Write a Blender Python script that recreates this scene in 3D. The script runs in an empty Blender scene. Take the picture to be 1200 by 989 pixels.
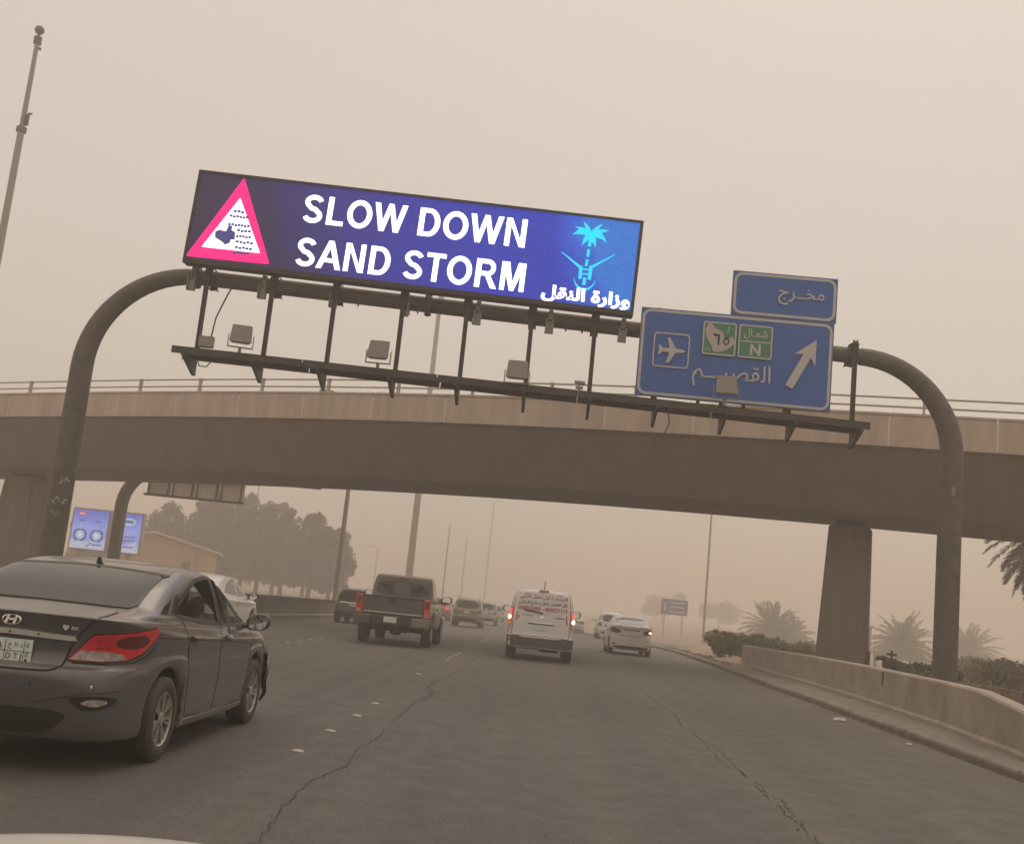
import bpy, bmesh, math, random
import numpy as np
from mathutils import Vector, Matrix
from mathutils.bvhtree import BVHTree

S = bpy.context.scene
C = S.collection
R = math.radians
random.seed(7)
rng = np.random.default_rng(7)

# ------------------------------------------------------------------ camera
EYE = 1.45
CAM_ROLL, CAM_PITCH, CAM_YAW = R(5.757), R(9.279), R(-2.364)
F = Vector((math.sin(CAM_YAW)*math.cos(CAM_PITCH), math.cos(CAM_YAW)*math.cos(CAM_PITCH), math.sin(CAM_PITCH)))
R0 = Vector((math.cos(CAM_YAW), -math.sin(CAM_YAW), 0))
U0 = R0.cross(F)
RV = math.cos(CAM_ROLL)*R0 + math.sin(CAM_ROLL)*U0
UV = -math.sin(CAM_ROLL)*R0 + math.cos(CAM_ROLL)*U0
cam = bpy.data.cameras.new('camera')
cam.sensor_width = 36.0
cam.lens = 1268.3/1200*36
cam.clip_end = 5000
cam.clip_start = 0.05
cam_o = bpy.data.objects.new('camera', cam)
M = Matrix(((RV.x, UV.x, -F.x, 0), (RV.y, UV.y, -F.y, 0), (RV.z, UV.z, -F.z, EYE), (0, 0, 0, 1)))
cam_o.matrix_world = M
C.objects.link(cam_o)
S.camera = cam_o

# ------------------------------------------------------------------ world, sun, exposure
SUN_EL, SUN_AZ = R(58), R(25)
world = bpy.data.worlds.new('World')
S.world = world
world.use_nodes = True
nt = world.node_tree
bg = nt.nodes['Background']
sky = nt.nodes.new('ShaderNodeTexSky')
sky.sky_type = 'NISHITA'
sky.sun_disc = False
sky.sun_elevation = SUN_EL
sky.sun_rotation = SUN_AZ
sky.air_density = 1.0
sky.dust_density = 10.0
sky.ozone_density = 1.0
mixn = nt.nodes.new('ShaderNodeMix')
mixn.data_type = 'RGBA'
mixn.inputs[0].default_value = 0.93
mixn.inputs[7].default_value = (6.3, 5.63, 4.88, 1)      # airborne dust, seen from below
nt.links.new(sky.outputs[0], mixn.inputs[6])
nt.links.new(mixn.outputs[2], bg.inputs[0])
bg.inputs[1].default_value = 0.12
sun = bpy.data.lights.new('sun', 'SUN')
sun.energy = 0.7
sun.angle = R(40)
sun.color = (1.0, 0.9, 0.78)
sun_o = bpy.data.objects.new('sun', sun)
sun_o.rotation_euler = (math.pi/2 - SUN_EL, 0, -SUN_AZ + math.pi)
sun_o.rotation_euler = Vector((-math.sin(SUN_AZ)*math.cos(SUN_EL), -math.cos(SUN_AZ)*math.cos(SUN_EL), -math.sin(SUN_EL))).to_track_quat('-Z', 'Y').to_euler()
C.objects.link(sun_o)
S.view_settings.view_transform = 'Standard'
S.view_settings.look = 'None'
S.view_settings.exposure = 0.0
S.view_settings.gamma = 1.0
S.cycles.use_denoising = True
S.cycles.max_bounces = 6
S.cycles.volume_bounces = 2
S.cycles.transparent_max_bounces = 8
S.cycles.sample_clamp_indirect = 6
S.cycles.caustics_reflective = False
S.cycles.caustics_refractive = False

# ------------------------------------------------------------------ helpers
def zr(y):
    """height of the road: level at first, then falling gently away from the camera"""
    t = min(max(0.0, y-22), 100.0)
    return -0.0115*t*t/(t+6)

def link(o, parent=None):
    C.objects.link(o)
    if parent is not None:
        o.parent = parent
    return o

def tag(o, label=None, cat=None, group=None, kind=None):
    if label: o['label'] = label
    if cat: o['category'] = cat
    if group: o['group'] = group
    if kind: o['kind'] = kind
    return o

def empty(name, loc=(0, 0, 0), rz=0.0, label=None, cat=None, group=None):
    o = bpy.data.objects.new(name, None)
    o.location = loc
    o.rotation_euler = (0, 0, rz)
    o.empty_display_size = 0.2
    link(o)
    return tag(o, label, cat, group)

def obj(name, me, m=None, parent=None, smooth=False, loc=None):
    if m is not None and len(me.materials) == 0:
        me.materials.append(m)
    if smooth:
        me.polygons.foreach_set('use_smooth', [True]*len(me.polygons))
    o = bpy.data.objects.new(name, me)
    if loc: o.location = loc
    return link(o, parent)

def bm_obj(name, bm, m=None, parent=None, smooth=False, loc=None, auto=None):
    me = bpy.data.meshes.new(name)
    bm.to_mesh(me)
    bm.free()
    o = obj(name, me, m, parent, smooth or auto is not None, loc)
    if auto is not None:
        me.set_sharp_from_angle(angle=R(auto))
    return o

def pyd(name, verts, faces, m=None, parent=None, smooth=False, loc=None):
    me = bpy.data.meshes.new(name)
    me.from_pydata([tuple(v) for v in verts], [], faces)
    me.validate()
    return obj(name, me, m, parent, smooth, loc)

def add_box(bm, c, s, rot=None, bev=0.0):
    mat = Matrix.Translation(c)
    if rot is not None: mat = mat @ rot.to_4x4()
    mat = mat @ Matrix.Diagonal((s[0], s[1], s[2], 1))
    r = bmesh.ops.create_cube(bm, size=1.0, matrix=mat)
    if bev > 0:
        vs = set(r['verts'])
        es = [e for e in bm.edges if e.verts[0] in vs and e.verts[1] in vs]
        bmesh.ops.bevel(bm, geom=es, offset=bev, segments=2, affect='EDGES', profile=0.5)

def box(name, c, s, m, parent=None, rot=None, bev=0.0):
    bm = bmesh.new()
    add_box(bm, (0, 0, 0), s, rot, bev)
    return bm_obj(name, bm, m, parent, loc=c)

def add_prism(bm, pts, t):
    """pts: list of Vector outline (planar); t: thickness vector"""
    t = Vector(t)
    a = [bm.verts.new(Vector(p)) for p in pts]
    b = [bm.verts.new(Vector(p)+t) for p in pts]
    n = len(pts)
    bm.faces.new(a)
    bm.faces.new(b[::-1])
    for i in range(n):
        bm.faces.new((a[i], b[i], b[(i+1) % n], a[(i+1) % n]))

def prism(name, pts, t, m, parent=None, loc=None):
    bm = bmesh.new()
    add_prism(bm, pts, t)
    bmesh.ops.recalc_face_normals(bm, faces=bm.faces)
    return bm_obj(name, bm, m, parent, loc=loc)

def add_tube(bm, pts, r, seg=12, caps=True):
    pts = [Vector(p) for p in pts]
    rs = r if isinstance(r, (list, tuple)) else [r]*len(pts)
    rings = []
    prev = None
    for i, p in enumerate(pts):
        if i == 0: d = pts[1]-pts[0]
        elif i == len(pts)-1: d = pts[-1]-pts[-2]
        else: d = (pts[i+1]-pts[i-1])
        d.normalize()
        if prev is None:
            a = d.orthogonal().normalized()
        else:
            a = (prev - d*prev.dot(d)).normalized()
        prev = a
        b = d.cross(a)
        rings.append([bm.verts.new(p + (a*math.cos(2*math.pi*k/seg)+b*math.sin(2*math.pi*k/seg))*rs[i]) for k in range(seg)])
    for i in range(len(rings)-1):
        for k in range(seg):
            bm.faces.new((rings[i][k], rings[i+1][k], rings[i+1][(k+1) % seg], rings[i][(k+1) % seg]))
    if caps:
        bm.faces.new(rings[0][::-1])
        bm.faces.new(rings[-1])

def tube(name, pts, r, m, parent=None, seg=12, loc=None):
    bm = bmesh.new()
    add_tube(bm, pts, r, seg)
    bmesh.ops.recalc_face_normals(bm, faces=bm.faces)
    return bm_obj(name, bm, m, parent, loc=loc, auto=50)

def add_lathe(bm, prof, seg=32, axis='x'):
    rings = []
    for (u, r) in prof:
        ring = []
        for k in range(seg):
            a = 2*math.pi*k/seg
            if axis == 'x': v = (u, r*math.cos(a), r*math.sin(a))
            elif axis == 'z': v = (r*math.cos(a), r*math.sin(a), u)
            else: v = (r*math.cos(a), u, r*math.sin(a))
            ring.append(bm.verts.new(v))
        rings.append(ring)
    for i in range(len(rings)-1):
        for k in range(seg):
            bm.faces.new((rings[i][k], rings[i+1][k], rings[i+1][(k+1) % seg], rings[i][(k+1) % seg]))
    return rings

# ------------------------------------------------------------------ materials
MATS = {}
def mat(name, col, rough=0.6, metal=0.0, var=0.15, scale=3.0, bump=0.0, bscale=60.0, dust=0.0, coat=0.0, streak=0.0,
        emit=None, estr=0.0, alpha=1.0, dustcol=(0.36, 0.29, 0.22), base_dust=0.0, spec=0.5):
    if name in MATS: return MATS[name]
    m = bpy.data.materials.new(name)
    m.use_nodes = True
    t = m.node_tree
    N, L = t.nodes, t.links
    b = N['Principled BSDF']
    b.inputs['Roughness'].default_value = rough
    b.inputs['Metallic'].default_value = metal
    b.inputs['Coat Weight'].default_value = coat
    b.inputs['Coat Roughness'].default_value = 0.12
    b.inputs['Specular IOR Level'].default_value = spec
    tc = N.new('ShaderNodeTexCoord')
    base = N.new('ShaderNodeRGB')
    base.outputs[0].default_value = (*col, 1)
    out = base.outputs[0]
    if var > 0:
        no = N.new('ShaderNodeTexNoise')
        no.inputs['Scale'].default_value = scale
        no.inputs['Detail'].default_value = 7
        no.inputs['Roughness'].default_value = 0.65
        if streak > 0:
            mp = N.new('ShaderNodeMapping')
            mp.inputs['Scale'].default_value = (1, 1, 1-streak)
            L.new(tc.outputs['Object'], mp.inputs[0])
            L.new(mp.outputs[0], no.inputs['Vector'])
        else:
            L.new(tc.outputs['Object'], no.inputs['Vector'])
        rmp = N.new('ShaderNodeMapRange')
        rmp.inputs['From Min'].default_value = 0.3
        rmp.inputs['From Max'].default_value = 0.7
        rmp.inputs['To Min'].default_value = 1-var
        rmp.inputs['To Max'].default_value = 1+var
        L.new(no.outputs[0], rmp.inputs[0])
        mx = N.new('ShaderNodeMix')
        mx.data_type = 'RGBA'
        mx.blend_type = 'MULTIPLY'
        mx.inputs[0].default_value = 1
        L.new(out, mx.inputs[6])
        L.new(rmp.outputs[0], mx.inputs[7])
        out = mx.outputs[2]
    if dust > 0 or base_dust > 0:
        geo = N.new('ShaderNodeNewGeometry')
        sep = N.new('ShaderNodeSeparateXYZ')
        L.new(geo.outputs['Normal'], sep.inputs[0])
        mr = N.new('ShaderNodeMapRange')
        mr.inputs['From Min'].default_value = 0.05
        mr.inputs['From Max'].default_value = 0.95
        mr.inputs['To Min'].default_value = base_dust
        mr.inputs['To Max'].default_value = base_dust+dust
        L.new(sep.outputs[2], mr.inputs[0])
        n2 = N.new('ShaderNodeTexNoise')
        n2.inputs['Scale'].default_value = 2.2
        n2.inputs['Detail'].default_value = 8
        L.new(tc.outputs['Object'], n2.inputs['Vector'])
        m2 = N.new('ShaderNodeMapRange')
        m2.inputs['From Min'].default_value = 0.3
        m2.inputs['From Max'].default_value = 0.7
        m2.inputs['To Min'].default_value = 0.65
        m2.inputs['To Max'].default_value = 1.25
        L.new(n2.outputs[0], m2.inputs[0])
        ml = N.new('ShaderNodeMath')
        ml.operation = 'MULTIPLY'
        ml.use_clamp = True
        L.new(mr.outputs[0], ml.inputs[0])
        L.new(m2.outputs[0], ml.inputs[1])
        mx = N.new('ShaderNodeMix')
        mx.data_type = 'RGBA'
        L.new(ml.outputs[0], mx.inputs[0])
        L.new(out, mx.inputs[6])
        mx.inputs[7].default_value = (*dustcol, 1)
        out = mx.outputs[2]
        rr = N.new('ShaderNodeMapRange')
        rr.inputs['To Min'].default_value = rough
        rr.inputs['To Max'].default_value = 0.85
        L.new(ml.outputs[0], rr.inputs[0])
        L.new(rr.outputs[0], b.inputs['Roughness'])
        if metal > 0:
            rm = N.new('ShaderNodeMapRange')
            rm.inputs['To Min'].default_value = metal
            rm.inputs['To Max'].default_value = 0.0
            L.new(ml.outputs[0], rm.inputs[0])
            L.new(rm.outputs[0], b.inputs['Metallic'])
    L.new(out, b.inputs['Base Color'])
    if bump > 0:
        nb = N.new('ShaderNodeTexNoise')
        nb.inputs['Scale'].default_value = bscale
        nb.inputs['Detail'].default_value = 6
        L.new(tc.outputs['Object'], nb.inputs['Vector'])
        bp = N.new('ShaderNodeBump')
        bp.inputs['Strength'].default_value = bump
        bp.inputs['Distance'].default_value = 0.02
        L.new(nb.outputs[0], bp.inputs['Height'])
        L.new(bp.outputs[0], b.inputs['Normal'])
    if emit is not None:
        b.inputs['Emission Color'].default_value = (*emit, 1)
        b.inputs['Emission Strength'].default_value = estr
    if alpha < 1:
        tr = N.new('ShaderNodeBsdfTransparent')
        tr.inputs[0].default_value = (0.80, 0.83, 0.79, 1)
        ms = N.new('ShaderNodeMixShader')
        ms.inputs[0].default_value = alpha
        L.new(tr.outputs[0], ms.inputs[1])
        L.new(b.outputs[0], ms.inputs[2])
        L.new(ms.outputs[0], N['Material Output'].inputs[0])
    MATS[name] = m
    return m

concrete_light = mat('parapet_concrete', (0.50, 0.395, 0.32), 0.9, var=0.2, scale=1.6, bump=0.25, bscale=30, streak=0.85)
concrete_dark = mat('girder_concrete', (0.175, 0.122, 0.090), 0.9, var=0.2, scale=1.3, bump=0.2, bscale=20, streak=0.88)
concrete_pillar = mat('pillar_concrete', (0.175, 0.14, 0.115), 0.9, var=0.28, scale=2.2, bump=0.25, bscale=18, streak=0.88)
concrete_barrier = mat('barrier_concrete', (0.36, 0.295, 0.235), 0.92, var=0.28, scale=1.1, bump=0.3, bscale=25, dust=0.5, dustcol=(0.46, 0.39, 0.32))
concrete_wall = mat('median_concrete', (0.15, 0.125, 0.105), 0.92, var=0.15, scale=0.7, bump=0.2, bscale=20, dust=0.5, dustcol=(0.4, 0.34, 0.28))
steel = mat('gantry_steel', (0.115, 0.098, 0.086), 0.55, 0.25, var=0.28, scale=4, bump=0.05, dust=0.22)
steel_dark = mat('dark_steel', (0.062, 0.052, 0.048), 0.6, 0.2, var=0.15, scale=5, dust=0.12)
galv = mat('galvanised_steel', (0.27, 0.245, 0.22), 0.45, 0.5, var=0.12, scale=6, dust=0.3)
rail_steel = mat('rail_steel', (0.42, 0.37, 0.32), 0.55, 0.3, var=0.1, scale=6, dust=0.3)
lamp_grey = mat('floodlight_grey', (0.24, 0.22, 0.20), 0.6, 0.1, var=0.07, scale=8, dust=0.3)
black_plastic = mat('black_plastic', (0.022, 0.020, 0.019), 0.5, var=0.2, scale=8, dust=0.18)
dark_under = mat('underbody', (0.012, 0.011, 0.010), 0.8, var=0.2, scale=8)
rubber = mat('tyre_rubber', (0.026, 0.023, 0.021), 0.85, var=0.3, scale=12, bump=0.3, bscale=90, dust=0.2, base_dust=0.08)
alloy = mat('alloy', (0.42, 0.39, 0.36), 0.35, 0.7, var=0.12, scale=14, base_dust=0.2, dust=0.1)
chrome = mat('chrome', (0.80, 0.76, 0.73), 0.25, 0.85, var=0.08, scale=12, dust=0.1)
mirror_m = mat('mirror_glass', (0.75, 0.80, 0.80), 0.03, 1.0, var=0)
red_lens = mat('red_lens', (0.42, 0.012, 0.018), 0.18, 0, var=0.25, scale=20, coat=0.6, base_dust=0.03, emit=(0.9, 0.02, 0.03), estr=0.10)
red_lit = mat('red_lens_lit', (0.6, 0.01, 0.02), 0.3, 0, var=0.1, emit=(1.0, 0.06, 0.06), estr=0.9)
amber_lens = mat('amber_lens', (0.45, 0.10, 0.03), 0.3, 0, var=0.2, emit=(1.0, 0.25, 0.08), estr=0.35)
lamp_lit = mat('lamp_lit', (0.9, 0.7, 0.5), 0.3, 0, var=0, emit=(1.0, 0.74, 0.52), estr=2.2)
clear_lens = mat('clear_lens', (0.42, 0.38, 0.35), 0.15, 0.3, var=0.45, scale=28, coat=0.5)
red_dark = mat('red_lens_dark', (0.13, 0.012, 0.014), 0.2, 0, var=0.2, scale=20, coat=0.5)
glass_dark = mat('tinted_glass', (0.018, 0.017, 0.016), 0.08, 0, var=0, coat=0.3)
glass_side = mat('side_glass', (0.05, 0.052, 0.048), 0.04, 0, var=0, alpha=0.28)
glass_dusty = mat('dusty_glass', (0.06, 0.053, 0.047), 0.16, 0, var=0.06, scale=1.2, base_dust=0.0, dust=0.0, dustcol=(0.33, 0.28, 0.23))
seat_cloth = mat('seat_cloth', (0.16, 0.14, 0.125), 0.9, var=0.15, scale=9)
plate_m = mat('plate_white', (0.72, 0.80, 0.74), 0.5, var=0.08, scale=20)
ink = mat('black_ink', (0.015, 0.015, 0.016), 0.6, var=0)
red_ink = mat('red_ink', (0.50, 0.03, 0.04), 0.6, var=0)
sand = mat('sand', (0.33, 0.255, 0.19), 0.95, var=0.22, scale=0.35, bump=0.5, bscale=6)
kerb_m = mat('kerb_stone', (0.19, 0.158, 0.13), 0.95, var=0.3, scale=2.5, bump=0.5, bscale=18, dust=0.4, dustcol=(0.32, 0.27, 0.22))
apron_m = mat('apron_concrete', (0.23, 0.19, 0.155), 0.95, var=0.28, scale=1.2, bump=0.5, bscale=14)

def mat_asphalt():
    m = bpy.data.materials.new('asphalt')
    m.use_nodes = True
    t = m.node_tree; N = t.nodes; L = t.links
    b = N['Principled BSDF']
    tc = N.new('ShaderNodeTexCoord')
    sep = N.new('ShaderNodeSeparateXYZ')
    L.new(tc.outputs['Object'], sep.inputs[0])
    def noise(scale, det, vec=None, sc=None):
        n = N.new('ShaderNodeTexNoise')
        n.inputs['Scale'].default_value = scale
        n.inputs['Detail'].default_value = det
        n.inputs['Roughness'].default_value = 0.6
        if sc:
            mp = N.new('ShaderNodeMapping')
            mp.inputs['Scale'].default_value = sc
            L.new(tc.outputs['Object'], mp.inputs[0])
            L.new(mp.outputs[0], n.inputs['Vector'])
        else:
            L.new(tc.outputs['Object'], n.inputs['Vector'])
        return n.outputs[0]
    def rng_(s, a, c, f0=0.3, f1=0.7):
        r = N.new('ShaderNodeMapRange')
        r.inputs['From Min'].default_value = f0
        r.inputs['From Max'].default_value = f1
        r.inputs['To Min'].default_value = a
        r.inputs['To Max'].default_value = c
        L.new(s, r.inputs[0])
        return r.outputs[0]
    def mul(a, c):
        q = N.new('ShaderNodeMath'); q.operation = 'MULTIPLY'
        L.new(a, q.inputs[0]); L.new(c, q.inputs[1])
        return q.outputs[0]
    big = rng_(noise(0.3, 3, sc=(1, .25, 1)), 0.92, 1.08)
    streaks = rng_(noise(1.0, 6, sc=(2.4, 0.03, 1)), 0.84, 1.17)
    fine = rng_(noise(1.0, 4, sc=(55, 9, 1)), 0.74, 1.28)
    mid = rng_(noise(4, 6, sc=(1, .05, 1)), 0.93, 1.07)
    # polished wheel tracks, two per lane
    wv = N.new('ShaderNodeMath'); wv.operation = 'MULTIPLY_ADD'
    wv.inputs[1].default_value = 2*math.pi/1.87
    wv.inputs[2].default_value = 0.5
    L.new(sep.outputs[0], wv.inputs[0])
    sn = N.new('ShaderNodeMath'); sn.operation = 'SINE'
    L.new(wv.outputs[0], sn.inputs[0])
    tracks = rng_(sn.outputs[0], 0.93, 1.07, -1, 1)
    f = mul(mul(mul(big, streaks), mul(fine, mid)), tracks)
    col = N.new('ShaderNodeMix'); col.data_type = 'RGBA'; col.blend_type = 'MULTIPLY'
    col.inputs[0].default_value = 1
    col.inputs[6].default_value = (0.094, 0.079, 0.069, 1)
    L.new(f, col.inputs[7])
    # blown sand lying along the edges
    ed = N.new('ShaderNodeMapRange')
    ed.inputs['From Min'].default_value = 4.3
    ed.inputs['From Max'].default_value = 6.0
    L.new(sep.outputs[0], ed.inputs[0])
    dn = rng_(noise(1.4, 6, sc=(1, 0.3, 1)), 0.0, 1.0, 0.35, 0.75)
    dm = mul(ed.outputs[0], dn)
    c2 = N.new('ShaderNodeMix'); c2.data_type = 'RGBA'
    L.new(dm, c2.inputs[0])
    L.new(col.outputs[2], c2.inputs[6])
    c2.inputs[7].default_value = (0.17, 0.135, 0.105, 1)
    L.new(c2.outputs[2], b.inputs['Base Color'])
    b.inputs['Roughness'].default_value = 0.72
    L.new(rng_(noise(3, 5), 0.6, 0.85), b.inputs['Roughness'])
    bp = N.new('ShaderNodeBump')
    bp.inputs['Strength'].default_value = 0.2
    bp.inputs['Distance'].default_value = 0.01
    L.new(noise(1.0, 5, sc=(70, 12, 1)), bp.inputs['Height'])
    L.new(bp.outputs[0], b.inputs['Normal'])
    return m
asphalt = mat_asphalt()

def paint(name, col, rough=0.28, metal=0.35, dust=0.35, base=0.12):
    return mat(name, col, rough, metal, var=0.05, scale=2.0, coat=0.5, dust=dust, base_dust=base, bump=0.0)

# ------------------------------------------------------------------ text (flat print)
def text_mesh(body, x0, x1, z0, z1, off=0.0, shear=0.0, spacing=1.0):
    cu = bpy.data.curves.new('lettering', 'FONT')
    cu.body = body
    cu.size = 1
    cu.offset = off
    cu.shear = shear
    cu.space_character = spacing
    cu.resolution_u = 6
    tmp = bpy.data.objects.new('lettering', cu)
    C.objects.link(tmp)
    dg = bpy.context.evaluated_depsgraph_get()
    me = bpy.data.meshes.new_from_object(tmp.evaluated_get(dg))
    C.objects.unlink(tmp)
    bpy.data.objects.remove(tmp)
    bpy.data.curves.remove(cu)
    n = len(me.vertices)
    co = np.empty(n*3)
    me.vertices.foreach_get('co', co)
    co = co.reshape(-1, 3)
    lo, hi = co.min(0), co.max(0)
    u = (co[:, 0]-lo[0])/(hi[0]-lo[0])
    v = (co[:, 1]-lo[1])/(hi[1]-lo[1])
    new = np.stack([x0+u*(x1-x0), np.zeros(n), z0+v*(z1-z0)], 1)
    me.vertices.foreach_set('co', new.ravel())
    me.materials.clear()
    me.update()
    return me

def text(name, body, rect, y, m, parent, off=0.0, label=None, shear=0.0, spacing=1.0):
    me = text_mesh(body, *rect, off=off, shear=shear, spacing=spacing)
    o = obj(name, me, m, parent, loc=(0, y, 0))
    if label: o['label'] = label
    return o

def ar(s):
    return s[::-1]

def flat(name, pts, y, m, parent, th=0.004):
    """flat shape in the x-z plane facing -y"""
    return prism(name, [Vector((p[0], y, p[1])) for p in pts], (0, th, 0), m, parent)

# ------------------------------------------------------------------ ground, road, kerb
def kerb_x(y):
    pts = [(-40, 5.62), (12, 5.62), (20, 5.66), (27, 5.74), (41, 6.4), (56, 6.95), (66, 6.6), (72, 6.1), (80, 5.2), (95, 3.4), (120, 0.5), (160, -4), (260, -16), (420, -34)]
    for (a, xa), (b, xb) in zip(pts, pts[1:]):
        if y <= b:
            t = (y-a)/(b-a)
            return xa+(xb-xa)*t
    return pts[-1][1]
def left_x(y):
    pts = [(-40, -10.1), (60, -10.1), (80, -10.3), (120, -14), (160, -18.5), (260, -31), (420, -50)]
    for (a, xa), (b, xb) in zip(pts, pts[1:]):
        if y <= b:
            t = (y-a)/(b-a)
            return xa+(xb-xa)*t
    return pts[-1][1]

def strip(name, xf0, xf1, ys, dz, m, kind='structure', parent=None, thick=0):
    v, f = [], []
    for y in ys:
        v += [(xf0(y), y, zr(y)+dz), (xf1(y), y, zr(y)+dz)]
    for i in range(len(ys)-1):
        f.append((2*i, 2*i+1, 2*i+3, 2*i+2))
    o = pyd(name, v, f, m, parent)
    if kind: o['kind'] = kind
    return o

YS = sorted(set(list(np.linspace(-40, 120, 81)) + list(np.linspace(120, 420, 31))))
YS = [float(y) for y in YS]
# ground: one sheet out to the horizon, slightly uneven beside the road
gx = sorted(set([-1200, -700, -400, -250, -160, -110, -80] + list(np.linspace(-60, 70, 66)) + [90, 120, 170, 260, 420, 700, 1200]))
gy = sorted(set([-300, -150, -80] + list(np.linspace(-40, 120, 81)) + [140, 170, 200, 250, 320, 420, 600, 900, 1300]))
gv, gf = [], []
for y in gy:
    for x in gx:
        e = 0.0
        d = x-kerb_x(y) if x > 0 else left_x(y)-x
        if d > 3 and abs(x) < 200:
            e = (0.12*math.sin(x*0.7+y*0.31)+0.10*math.sin(y*0.5-x*0.23))*min(1, (d-3)/6)+0.06
        inside = left_x(y)-2 < x < kerb_x(y)+0.5
        gv.append((x, y, zr(y)-0.03+(0 if inside else e)+(0.10 if x > 7.5 and d > 2 else 0)))
nx = len(gx)
for j in range(len(gy)-1):
    for i in range(nx-1):
        a = j*nx+i
        gf.append((a, a+1, a+nx+1, a+nx))
g = pyd('ground', gv, gf, sand, None, True); g['kind'] = 'structure'
strip('road', lambda y: left_x(y)-0.2, lambda y: kerb_x(y)+0.02, YS, 0.0, asphalt)
strip('opposite_road', lambda y: left_x(y)-16, lambda y: left_x(y)-1.6, YS, 0.012, asphalt)
# kerb: rounded upstand, then the raised concrete apron behind it
def sweep(name, prof, xf, ys, m, kind='structure', parent=None, smooth=False):
    v, f = [], []
    n = len(prof)
    for y in ys:
        for (dx, dz) in prof:
            v.append((xf(y)+dx, y, zr(y)+dz))
    for i in range(len(ys)-1):
        for k in range(n-1):
            a = i*n+k
            f.append((a, a+1, a+n+1, a+n))
    o = pyd(name, v, f, m, parent, smooth)
    if kind: o['kind'] = kind
    return o
sweep('apron', [(0.17, 0.122), (1.9, 0.15), (4.0, 0.13), (4.3, -0.06)], kerb_x, [y for y in YS if y < 75], apron_m)
# kerb stones: separate blocks for the stretch the photograph resolves, one sweep beyond
kerb = tag(empty('kerb', (0, 0, 0)), kind='structure')
y = 8.0
kmesh = None
k = 0
while y < 40:
    ln = 0.985
    y2 = y+ln
    xa, xb = kerb_x(y), kerb_x(y2)
    bm = bmesh.new()
    jx = rng.uniform(-0.008, 0.008); jz = rng.uniform(-0.008, 0.006)
    prof = [(0.0, -0.05), (0.0, 0.075), (0.012, 0.105), (0.04, 0.122), (0.168, 0.126), (0.168, -0.05)]
    ra = [bm.verts.new((xa+a+jx, y, zr(y)+c+jz)) for a, c in prof]
    rb = [bm.verts.new((xb+a+jx, y2, zr(y2)+c+jz)) for a, c in prof]
    for q in range(len(prof)-1):
        bm.faces.new((ra[q], ra[q+1], rb[q+1], rb[q]))
    bm.faces.new(ra[::-1]); bm.faces.new(rb)
    bmesh.ops.recalc_face_normals(bm, faces=bm.faces)
    bm_obj('kerb_stone', bm, kerb_m, kerb)
    y = y2+0.015
    k += 1
o = sweep('far_kerb_run', [(0.0, -0.05), (0.0, 0.08), (0.03, 0.12), (0.168, 0.125)], kerb_x, [y0 for y0 in YS if y0 >= 40 and y0 < 200], kerb_m, None, kerb)
o['kind'] = 'stuff'
o = sweep('near_kerb_run', [(0.0, -0.05), (0.0, 0.08), (0.03, 0.12), (0.168, 0.125)], kerb_x, [-40, -20, 0, 7.99], kerb_m, None, kerb)

# cracks: jagged sealed joints between the asphalt lanes
crack_m = mat('crack_fill', (0.040, 0.034, 0.030), 0.9, var=0.3, scale=6)
def crack(name, x0, y0, y1, wid, seed, amp=0.05, brk=0.0):
    r = np.random.default_rng(seed)
    v, f = [], []
    y = y0; x = x0; off = 0; i = 0
    while y < y1:
        off += r.normal(0, amp*0.45); off *= 0.93
        w = wid*(0.3+r.random()*1.1)*(1 + (y > 14)*0.4)
        xx = x0+off+0.03*math.sin(y*0.8)+r.normal(0, .009)
        v += [(xx-w, y, zr(y)+0.004), (xx+w, y, zr(y)+0.004)]
        if i > 0 and r.random() >= brk:
            f.append((2*i-2, 2*i-1, 2*i+1, 2*i))
        i += 1
        y += r.uniform(0.03, 0.11)*(1+y*0.03)
    o = pyd(name, v, f, crack_m)
    o['kind'] = 'structure'
crack('road_crack', -1.50, 4.0, 42, 0.0045, 3, 0.05)
crack('road_crack', 2.15, 5.0, 32, 0.0052, 5, 0.05, 0.08)
crack('road_crack', 2.02, 6.0, 14, 0.006, 9, 0.06, 0.4)
crack('road_crack', -5.3, 12, 40, 0.007, 12, 0.07, 0.3)

# raised ceramic lane studs
stud_m = mat('ceramic_stud', (0.48, 0.43, 0.38), 0.5, var=0.25, scale=30, dust=0.2)
def stud_mesh():
    bm = bmesh.new()
    prof = [(0.046, 0.0), (0.043, 0.008), (0.032, 0.014), (0.013, 0.017)]
    rings = add_lathe(bm, prof[:], 14, 'z') if False else None
    rr = []
    for (r_, z_) in prof:
        rr.append([bm.verts.new((r_*math.cos(a)*1.25, r_*math.sin(a)*1.1, z_)) for a in [2*math.pi*q/14 for q in range(14)]])
    for i in range(3):
        for q in range(14):
            bm.faces.new((rr[i][q], rr[i][(q+1) % 14], rr[i+1][(q+1) % 14], rr[i+1][q]))
    bm.faces.new(rr[-1])
    me = bpy.data.meshes.new('lane_stud')
    bm.to_mesh(me); bm.free()
    return me
sm = stud_mesh(); sm.materials.append(stud_m)
nth = ['first', 'second', 'third', 'fourth']
ROWS = [(-1.93, 9.51, 1.47, 'white lane stud, {} counting away from us in the near row of four'),
        (-1.93, 24.6, 1.25, 'small hazy lane stud, {} in the row beside the pickup wheels'),
        (-1.93, 39.8, 1.25, 'tiny hazy lane stud, {} in the farthest row toward the beige suv'),
        (-5.6, 24.94, 1.25, 'small hazy lane stud, {} in the row just left of the pickup'),
        (-5.6, 40.2, 1.25, 'tiny hazy lane stud, {} in the far row beside the slate blue suv')]
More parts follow.
